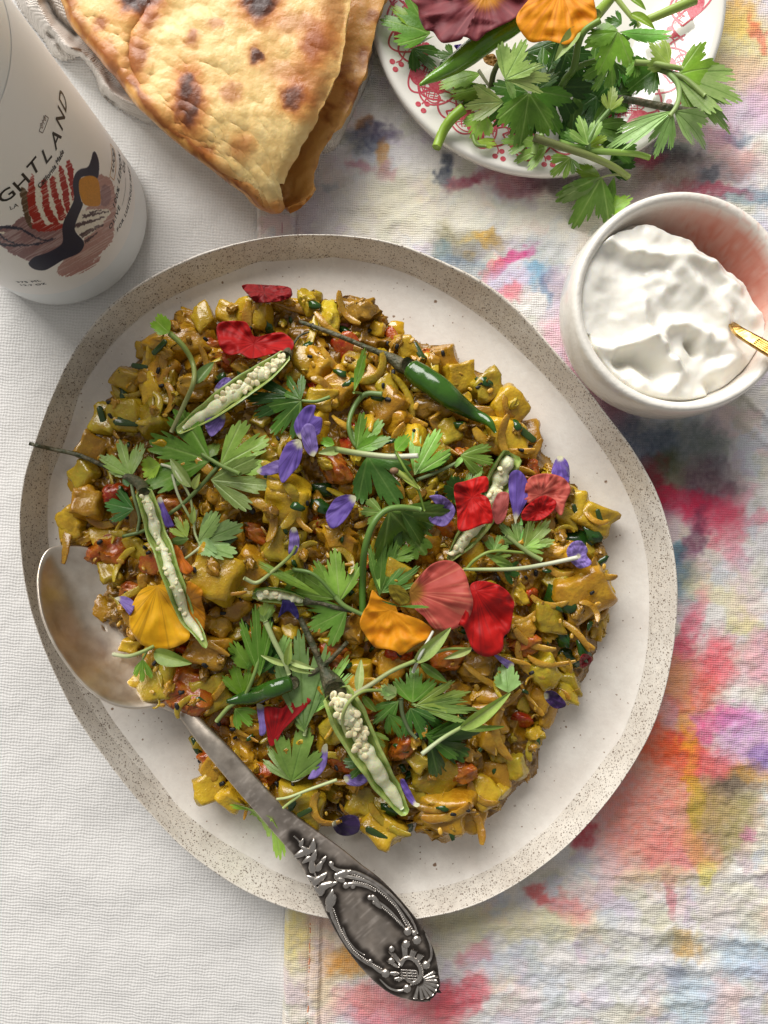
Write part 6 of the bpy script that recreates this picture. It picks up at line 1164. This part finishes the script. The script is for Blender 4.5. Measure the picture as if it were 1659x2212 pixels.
sprig('thin sprout lying across the curry to the spoon handle', 7, [], [([(800,728,.005),(680,770,.005),(560,815,.004),(500,825,.003)], dict(r=.0006, c0=(196, 208, 150))), ([(620,800,.004),(560,845,.003),(530,870,.003)], dict(r=.0006, c0=(180, 196, 120)))], name='coriander_sprout')
sprig('small pale toothed leaf at the end of the large pale pod', 13, [((150,1812), (135,1640), dict(tint='p', wr=.95, lobes=1))], [])
sprig('pale green seed pod on a straight stem over the dark coriander leaf', 7, [], [([(1225,600,.006),(1330,520,.007),(1440,455,.008)], dict(r=.0008, c0=(206, 214, 176), c1=(168, 190, 110)))], [((1420,470), (1670,290), dict(w_=.11, tint=(166, 190, 98), clear=.008, fold=.9)), ((1420,470), (1640,460), dict(w_=.07, tint=(140, 168, 70), clear=.006))], name='coriander_sprout')
sprig('pale green seed pod on a long stem running up to the orange petal', 16, [((830,1020), (925,1045), dict(tint='p', wr=.8, lobes=1))], [([(625,1070,.006),(760,990,.007),(900,900,.007),(1060,830,.008)], dict(r=.0009, c0=(176, 172, 140), c1=(160, 182, 100))), ([(1040,905,.004),(1090,790,.009),(1170,640,.008)], dict(r=.0006, c0=(226, 228, 214))), ([(1060,830,.008),(1250,760,.007),(1420,755,.005)], dict(r=.0006, c0=(140, 160, 80)))], [((1050,840), (1285,615), dict(w_=.15, tint=(168, 188, 110), clear=.008, fold=.8)), ((1090,850), (1260,970), dict(w_=.15, tint=(104, 136, 54), clear=.004)), ((1420,755), (1240,820), dict(w_=.12, tint=(170, 182, 100), clear=.006))], name='coriander_sprout')
sprig('curling fine seedling draped over the seeds of the split chilli', 16, [((825,1025), (920,1050), dict(tint='p', wr=.7, lobes=1))], [([(610,1327,.008),(580,1240,.010),(590,1160,.011),(640,1080,.011),(720,1030,.009),(830,1025,.006)], dict(r=.0007, c0=(186, 190, 130), c1=(150, 172, 84)))], [((680,1035), (700,825), dict(w_=.15, tint=(186, 200, 130), clear=.006)), ((710,1060), (800,1165), dict(w_=.2, tint=(120, 148, 56), clear=.004))], name='coriander_seedling')
sprig('seedling with drooping leaf at the mouth of the serving spoon', 5, [((640,960), (625,1095), dict(tint='b', wr=.75, lobes=3))], [([(480,935,.006),(560,945,.006),(640,920,.006),(700,890,.006)], dict(r=.0008, c0=(208, 212, 176), c1=(150, 172, 86))), ([(670,900),(640,960)], dict(r=.0005))], [((700,925), (905,985), dict(w_=.2, tint=(136, 160, 66), clear=.004)), ((690,910), (660,880), dict(w_=.2, tint=(150, 176, 80)))], name='coriander_seedling')
sprig('arched narrow coriander leaf beside the short piece of chilli', 5, [((1620,620), (1260,440), dict(tint='g', wr=.32, deep=.2, lobes=1, zb=.006, zt=.006)), ((1500,470), (1420,590), dict(tint='g', wr=.8))], [([(1190,520,.004),(1260,545,.005),(1350,480,.006),(1440,400,.006),(1475,345,.006)], dict(r=.0007, c0=(196, 206, 150), c1=(150, 170, 84)))])
sprig('slim green leaf lying over the orange and coral petals', 16, [((940,475), (1170,485), dict(tint='g', wr=.28, lobes=1, zb=.009, zt=.009)), ((830,440), (950,480), dict(tint='d', wr=.3, lobes=1, zb=.006, zt=.008))], [])
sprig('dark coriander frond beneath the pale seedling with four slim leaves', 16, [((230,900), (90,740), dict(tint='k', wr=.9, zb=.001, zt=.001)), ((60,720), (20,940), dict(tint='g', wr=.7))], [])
# ---- herbs, petals and chilli on the side plate (heights above the table, stacked from the plate upwards)
def hsprig(label, zn, leaves, stems=(), name='coriander_sprig', cat='herb'):
    b0 = leaves[0][0] if leaves else stems[0][0][0]; t = thing(name, label, cat, P(*Q(zn, *b0[:2]), .006))
    for b, tp, zb, zt, kw in leaves:
        kw = dict(kw); kw['wr'] = kw.get('wr', 1.) * 1.2; kw.setdefault('seed', int(b[0] * 5 + tp[1] * 3) % 991); herb_leaf(Q(zn, *b), Q(zn, *tp), t, zb=zb, zt=zt, absz=1, **kw)
    for pts, kw in stems: herb_stem([(*Q(zn, *p[:2]), p[2]) for p in pts], t, absz=1, **kw)
    return t
hsprig('shaded coriander leaf beside the flatbread under the mauve petals', 10, [((445,275), (60,120), .016, .020, dict(tint='g', wr=.75, deep=.25)), ((430,280), (150,30), .015, .019, dict(tint='g', wr=.5, lobes=1)), ((300,395), (490,575), .010, .011, dict(tint='d', wr=.8)), ((290,390), (460,280), .012, .014, dict(tint='l', wr=.3, lobes=1))])
hsprig('dark coriander leaves beneath the tip of the chilli on the printed plate', 10, [((630,460), (495,430), .010, .010, dict(tint='d', wr=.95)), ((640,470), (520,520), .010, .010, dict(tint='d', wr=.6, lobes=1)), ((860,600), (490,690), .010, .012, dict(tint='l', wr=.5, lobes=1)), ((905,705), (570,800), .009, .012, dict(tint='g', wr=.55, lobes=1)), ((900,690), (700,850), .009, .011, dict(tint='d', wr=.6, lobes=1))], [([(840,575,.012),(890,650,.012),(935,715,.012)], dict(r=.0007, c0=(206, 210, 176)))])
hsprig('coriander sprig hanging its cut bright green stem over the printed plate rim', 10, [((1045,835), (700,840), .020, .021, dict(tint='p', wr=.62, deep=.3)), ((880,925), (790,1140), .018, .016, dict(tint='l', wr=.85, deep=.25)), ((850,920), (690,1000), .018, .016, dict(tint='l', wr=.5, lobes=1)), ((820,1150), (1005,1180), .016, .016, dict(tint='b', wr=.5, deep=.3))], [([(715,885,.019),(620,970,.018),(555,1060,.0165),(520,1140,.016),(495,1205,.0165)], dict(r=.0021, r1=.0017, c0=(120, 158, 34), c1=(146, 176, 60))), ([(790,1100,.016),(820,1180,.0165),(900,1195,.0165)], dict(r=.0007))])
hsprig('large pale-backed coriander leaf folded on top of the herb pile beside the chilli', 10, [((1055,650), (1230,320), .030, .034, dict(tint='p', wr=.75, deep=.2)), ((1055,650), (1460,610), .029, .033, dict(tint='p', wr=.5, deep=.3)), ((1050,655), (1175,810), .028, .024, dict(tint='p', wr=.5, lobes=1))], [([(940,720,.018),(965,590,.022),(1030,480,.026),(1110,415,.028)], dict(r=.0011, c0=(66, 70, 34), c1=(96, 110, 60)))])
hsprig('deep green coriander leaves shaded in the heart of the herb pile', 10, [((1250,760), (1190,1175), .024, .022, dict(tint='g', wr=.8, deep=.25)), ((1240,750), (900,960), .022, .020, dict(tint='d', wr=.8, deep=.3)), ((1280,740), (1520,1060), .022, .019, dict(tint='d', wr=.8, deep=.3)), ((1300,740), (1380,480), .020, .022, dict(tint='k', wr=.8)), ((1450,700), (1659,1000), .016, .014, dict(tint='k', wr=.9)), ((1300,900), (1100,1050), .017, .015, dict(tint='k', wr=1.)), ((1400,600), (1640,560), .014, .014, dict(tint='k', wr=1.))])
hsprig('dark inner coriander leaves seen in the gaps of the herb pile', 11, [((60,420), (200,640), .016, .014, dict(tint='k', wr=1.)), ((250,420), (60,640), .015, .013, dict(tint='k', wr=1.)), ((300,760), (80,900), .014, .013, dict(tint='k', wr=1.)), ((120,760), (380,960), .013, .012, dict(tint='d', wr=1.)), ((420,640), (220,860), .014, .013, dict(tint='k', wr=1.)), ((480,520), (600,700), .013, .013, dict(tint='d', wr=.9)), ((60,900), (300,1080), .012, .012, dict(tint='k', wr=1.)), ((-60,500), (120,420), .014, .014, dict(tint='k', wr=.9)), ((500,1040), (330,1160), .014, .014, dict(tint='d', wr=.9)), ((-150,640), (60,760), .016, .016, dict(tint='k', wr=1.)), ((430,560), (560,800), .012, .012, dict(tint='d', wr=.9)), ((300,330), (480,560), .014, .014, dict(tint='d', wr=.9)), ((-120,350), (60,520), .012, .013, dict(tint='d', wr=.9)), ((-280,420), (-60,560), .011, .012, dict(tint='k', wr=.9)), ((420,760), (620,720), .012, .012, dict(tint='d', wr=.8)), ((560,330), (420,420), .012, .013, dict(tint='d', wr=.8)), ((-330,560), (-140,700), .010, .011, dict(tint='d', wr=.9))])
hsprig('row of coriander leaflets along the front lip of the printed plate', 10, [((1260,1150), (1025,1140), .017, .017, dict(tint='l', wr=.7)), ((1400,1195), (1125,1290), .018, .017, dict(tint='l', wr=.7, deep=.4)), ((1590,1285), (1420,1430), .018, .014, dict(tint='l', wr=.75)), ((1590,1290), (1630,1440), .018, .014, dict(tint='l', wr=.6))], [([(1360,1105,.020),(1310,1170,.020),(1285,1260,.019)], dict(r=.0012, r1=.0013, c0=(132, 160, 84)))])
hsprig('broad coriander leaf with two wings over the orange petals', 11, [((470,250), (330,550), .034, .030, dict(tint='g', wr=.95, deep=.35, curl=.25)), ((480,255), (890,310), .034, .034, dict(tint='g', wr=.42, lobes=1)), ((470,240), (220,290), .034, .032, dict(tint='g', wr=.7, lobes=1)), ((420,490), (270,730), .024, .022, dict(tint='g', wr=.7)), ((440,490), (470,660), .024, .022, dict(tint='d', wr=.7))], [([(0,730,.018),(60,620,.022),(120,540,.026),(155,350,.030),(210,240,.033),(330,160,.035)], dict(r=.0014, c0=(78, 108, 38), c1=(128, 160, 66))), ([(100,560,.024),(200,510,.024),(290,480,.024)], dict(r=.0012, c0=(96, 128, 48)))])
hsprig('coriander sprig spreading across the printed rim, away from the flatbread', 11, [((875,515), (725,340), .020, .024, dict(tint='l', wr=.85, deep=.25)), ((775,540), (545,690), .018, .016, dict(tint='d', wr=.95, deep=.2)), ((950,590), (1300,480), .022, .026, dict(tint='g', wr=.78, deep=.3)), ((930,600), (1470,760), .021, .026, dict(tint='p', wr=.62, deep=.3)), ((940,610), (1380,990), .020, .022, dict(tint='l', wr=.6, deep=.3)), ((620,490), (520,600), .019, .018, dict(tint='g', wr=.9))], [([(600,495,.020),(760,505,.021),(870,525,.022),(980,545,.022)], dict(r=.0011, c0=(150, 172, 96))), ([(760,535,.019),(870,575,.020),(1000,625,.022),(1160,760,.024)], dict(r=.0011, c0=(112, 132, 70), c1=(150, 172, 100))), ([(870,580,.020),(940,660,.024),(955,760,.028),(930,850,.030),(880,920,.030)], dict(r=.0010, c0=(120, 150, 84), c1=(158, 180, 110)))])
hsprig('largest pale coriander leaf with three lobes overhanging the plate', 11, [((905,880), (400,1110), .030, .026, dict(tint='p', wr=.42, deep=.3)), ((905,890), (760,1250), .030, .024, dict(tint='p', wr=.55, deep=.35)), ((915,880), (1225,1110), .030, .027, dict(tint='p', wr=.6, deep=.35))])
hsprig('bundle of coriander stems whose cut ends stick out towards the yogurt bowl', 11, [((230,1150), (185,910), .024, .026, dict(tint='l', wr=.8)), ((400,880), (440,690), .024, .027, dict(tint='l', wr=.75)), ((400,880), (560,840), .022, .024, dict(tint='g', wr=.5, lobes=1)), ((240,1160), (380,1080), .020, .022, dict(tint='b', wr=.8)), ((230,1150), (60,1040), .020, .020, dict(tint='d', wr=.8)), ((420,1200), (620,1140), .016, .016, dict(tint='d', wr=.8)), ((260,1000), (560,930), .016, .018, dict(tint='d', wr=.8)), ((100,1100), (0,1060), .018, .018, dict(tint='d', wr=.9))], [([(-200,1090,.022),(0,1155,.022),(240,1235,.022),(430,1320,.019),(555,1405,.016)], dict(r=.0015, c0=(98, 104, 60), c1=(142, 158, 84))), ([(0,1130,.021),(200,1190,.021),(420,1205,.021),(610,1220,.020),(720,1250,.019)], dict(r=.0013, c0=(126, 160, 78), c1=(150, 184, 80))), ([(235,1180,.022),(245,1100,.024),(310,980,.024),(400,870,.024)], dict(r=.0009, c0=(112, 146, 76)))])
hsprig('drooping coriander leaf resting against the yogurt bowl', 11, [((340,1405), (130,1790), .015, .010, dict(tint='g', wr=.78, deep=.25, curl=.3)), ((330,1400), (130,1330), .015, .013, dict(tint='g', wr=.6, lobes=1)), ((330,1410), (5,1570), .015, .010, dict(tint='l', wr=.5, lobes=1)), ((440,1400), (375,1690), .014, .012, dict(tint='g', wr=.45, lobes=1)), ((375,1680), (570,1555), .010, .014, dict(tint='b', wr=.7, lobes=1)), ((380,1320), (620,1270), .010, .010, dict(tint='d', wr=.8))], [([(555,1405,.014),(470,1385,.015),(390,1392,.015),(335,1410,.0145)], dict(r=.0005, c0=(150, 160, 104)))])
hsprig('thick bare green stems lying beyond the orange pansy on the printed plate', 11, [((500,190), (380,130), .018, .018, dict(tint='d', wr=.8)), ((620,170), (560,200), .015, .015, dict(tint='d', wr=.8))], [([(300,115,.022),(360,50,.020),(420,-20,.019)], dict(r=.0021, c0=(132, 160, 52))), ([(1085,-5,.017),(900,75,.016),(700,160,.014)], dict(r=.0019, c0=(150, 176, 80), c1=(160, 184, 84))), ([(460,-10,.014),(540,90,.014),(640,210,.014)], dict(r=.0010, c0=(170, 190, 104)))])
t = thing('coriander_sprig', 'slim young smooth-edged leaves beside the orange pansy on the printed plate', 'herb', P(*Q(11, 620, 40), .006))
for b_, tp_, c_ in (((560,-20), (690,80), (120, 150, 44)), ((570,110), (760,230), (126, 156, 40)), ((160,220), (-30,480), (150, 172, 96))): cotyledon(Q(11, *b_), Q(11, *tp_), t, w_=.17, tint=c_, clear=.012 if b_[0] > 200 else .028)
petal(QL(10, [(335,-60),(345,60),(355,150),(400,240),(440,252),(470,262),(510,320),(560,352),(690,330),(720,300),(820,336),(870,300),(930,250),(1100,170),(1200,90),(1262,20),(1200,-80)]), Q(10, 900, -60), (140, 62, 68), (112, 42, 50), 'large mauve-red crumpled petals leaning over the green chilli', lift=.004, wrinkle=.0022, nf=9, seed=51, absz=.022, cbase=(206, 140, 30), veinc=(170, 92, 92), rbase=.3)
t = thing('pansy_flower', 'vivid yellow-orange pansy on the printed plate beside the chilli', 'flower', P(1200, 30, .006))
petal([(1116,50),(1118,30),(1135,8),(1160,-15),(1215,-30),(1270,-20),(1287,18),(1287,46),(1268,64),(1248,76),(1225,96),(1185,88),(1150,92),(1132,78)], (1212, -22), (246, 172, 6), (236, 150, 6), parent=t, name='petal', lift=.003, wrinkle=.0012, nf=11, seed=52, absz=.029, veinc=(206, 120, 10))
petal(QL(10, [(640,372),(690,362),(735,372),(730,400),(690,430),(660,405)]), Q(10, 730, 385), *VIO, 'violet petal scrap showing between the chilli and the mauve petals', lift=.002, wrinkle=.0005, seed=53, absz=.012, name='viola_petal')
petal(QL(10, [(880,470),(960,440),(1000,520),(980,545),(900,520)]), Q(10, 930, 490), (206, 160, 90), (180, 130, 60), 'tan petal shaded under the herb pile', lift=.002, wrinkle=.0005, seed=54, absz=.010)
whole_chilli('long smooth light green chilli lying across the printed plate', QL(10, [(1190,140),(1050,230),(880,345),(720,470),(560,580),(440,645),(358,695)]), [22, 24, 24, 22, 18, 12, 3], None, mat=M_chillil, absz=.0205)
t = thing('chilli_stalk', 'bare dark chilli stalk poking out of the herbs over the printed rim', 'stalk', P(*Q(11, 800, 830), .014))
q = resample([P(*Q(11, 380, 770), .020), P(*Q(11, 530, 787), .021), P(*Q(11, 800, 840), .021), P(*Q(11, 1000, 880), .0215), P(*Q(11, 1112, 897), .022)], 40)
obj('stalk', mesh('stalk', *tube(q, np.interp(np.linspace(0, 1, 40), [0, .9, 1], [.0011, .0014, .0019]), 10), M_dry), t)
# ---- groups of repeats
for o in bpy.data.objects:
    if o.parent is None and 'category' in o.keys() and 'kind' not in o.keys():
        b = o.name.split('.')[0]; c = o.location if o.type == 'EMPTY' else Vector(o.bound_box[0])
        side = math.hypot(c[0] - GC[0], c[1] - GC[1]) < GR * 1.25
        g = {'coriander_sprig': 'coriander sprigs', 'coriander_seedling': 'coriander seedlings', 'coriander_sprout': 'coriander sprouts', 'flower_petal': 'flower petals', 'viola_petal': 'viola petals', 'pansy_flower': 'pansy flowers', 'green_chilli': 'whole green chillies', 'halved_chilli': 'halved green chillies'}.get(b)
        if g: o['group'] = g + (' on the printed side plate' if side else ' scattered over the curry')
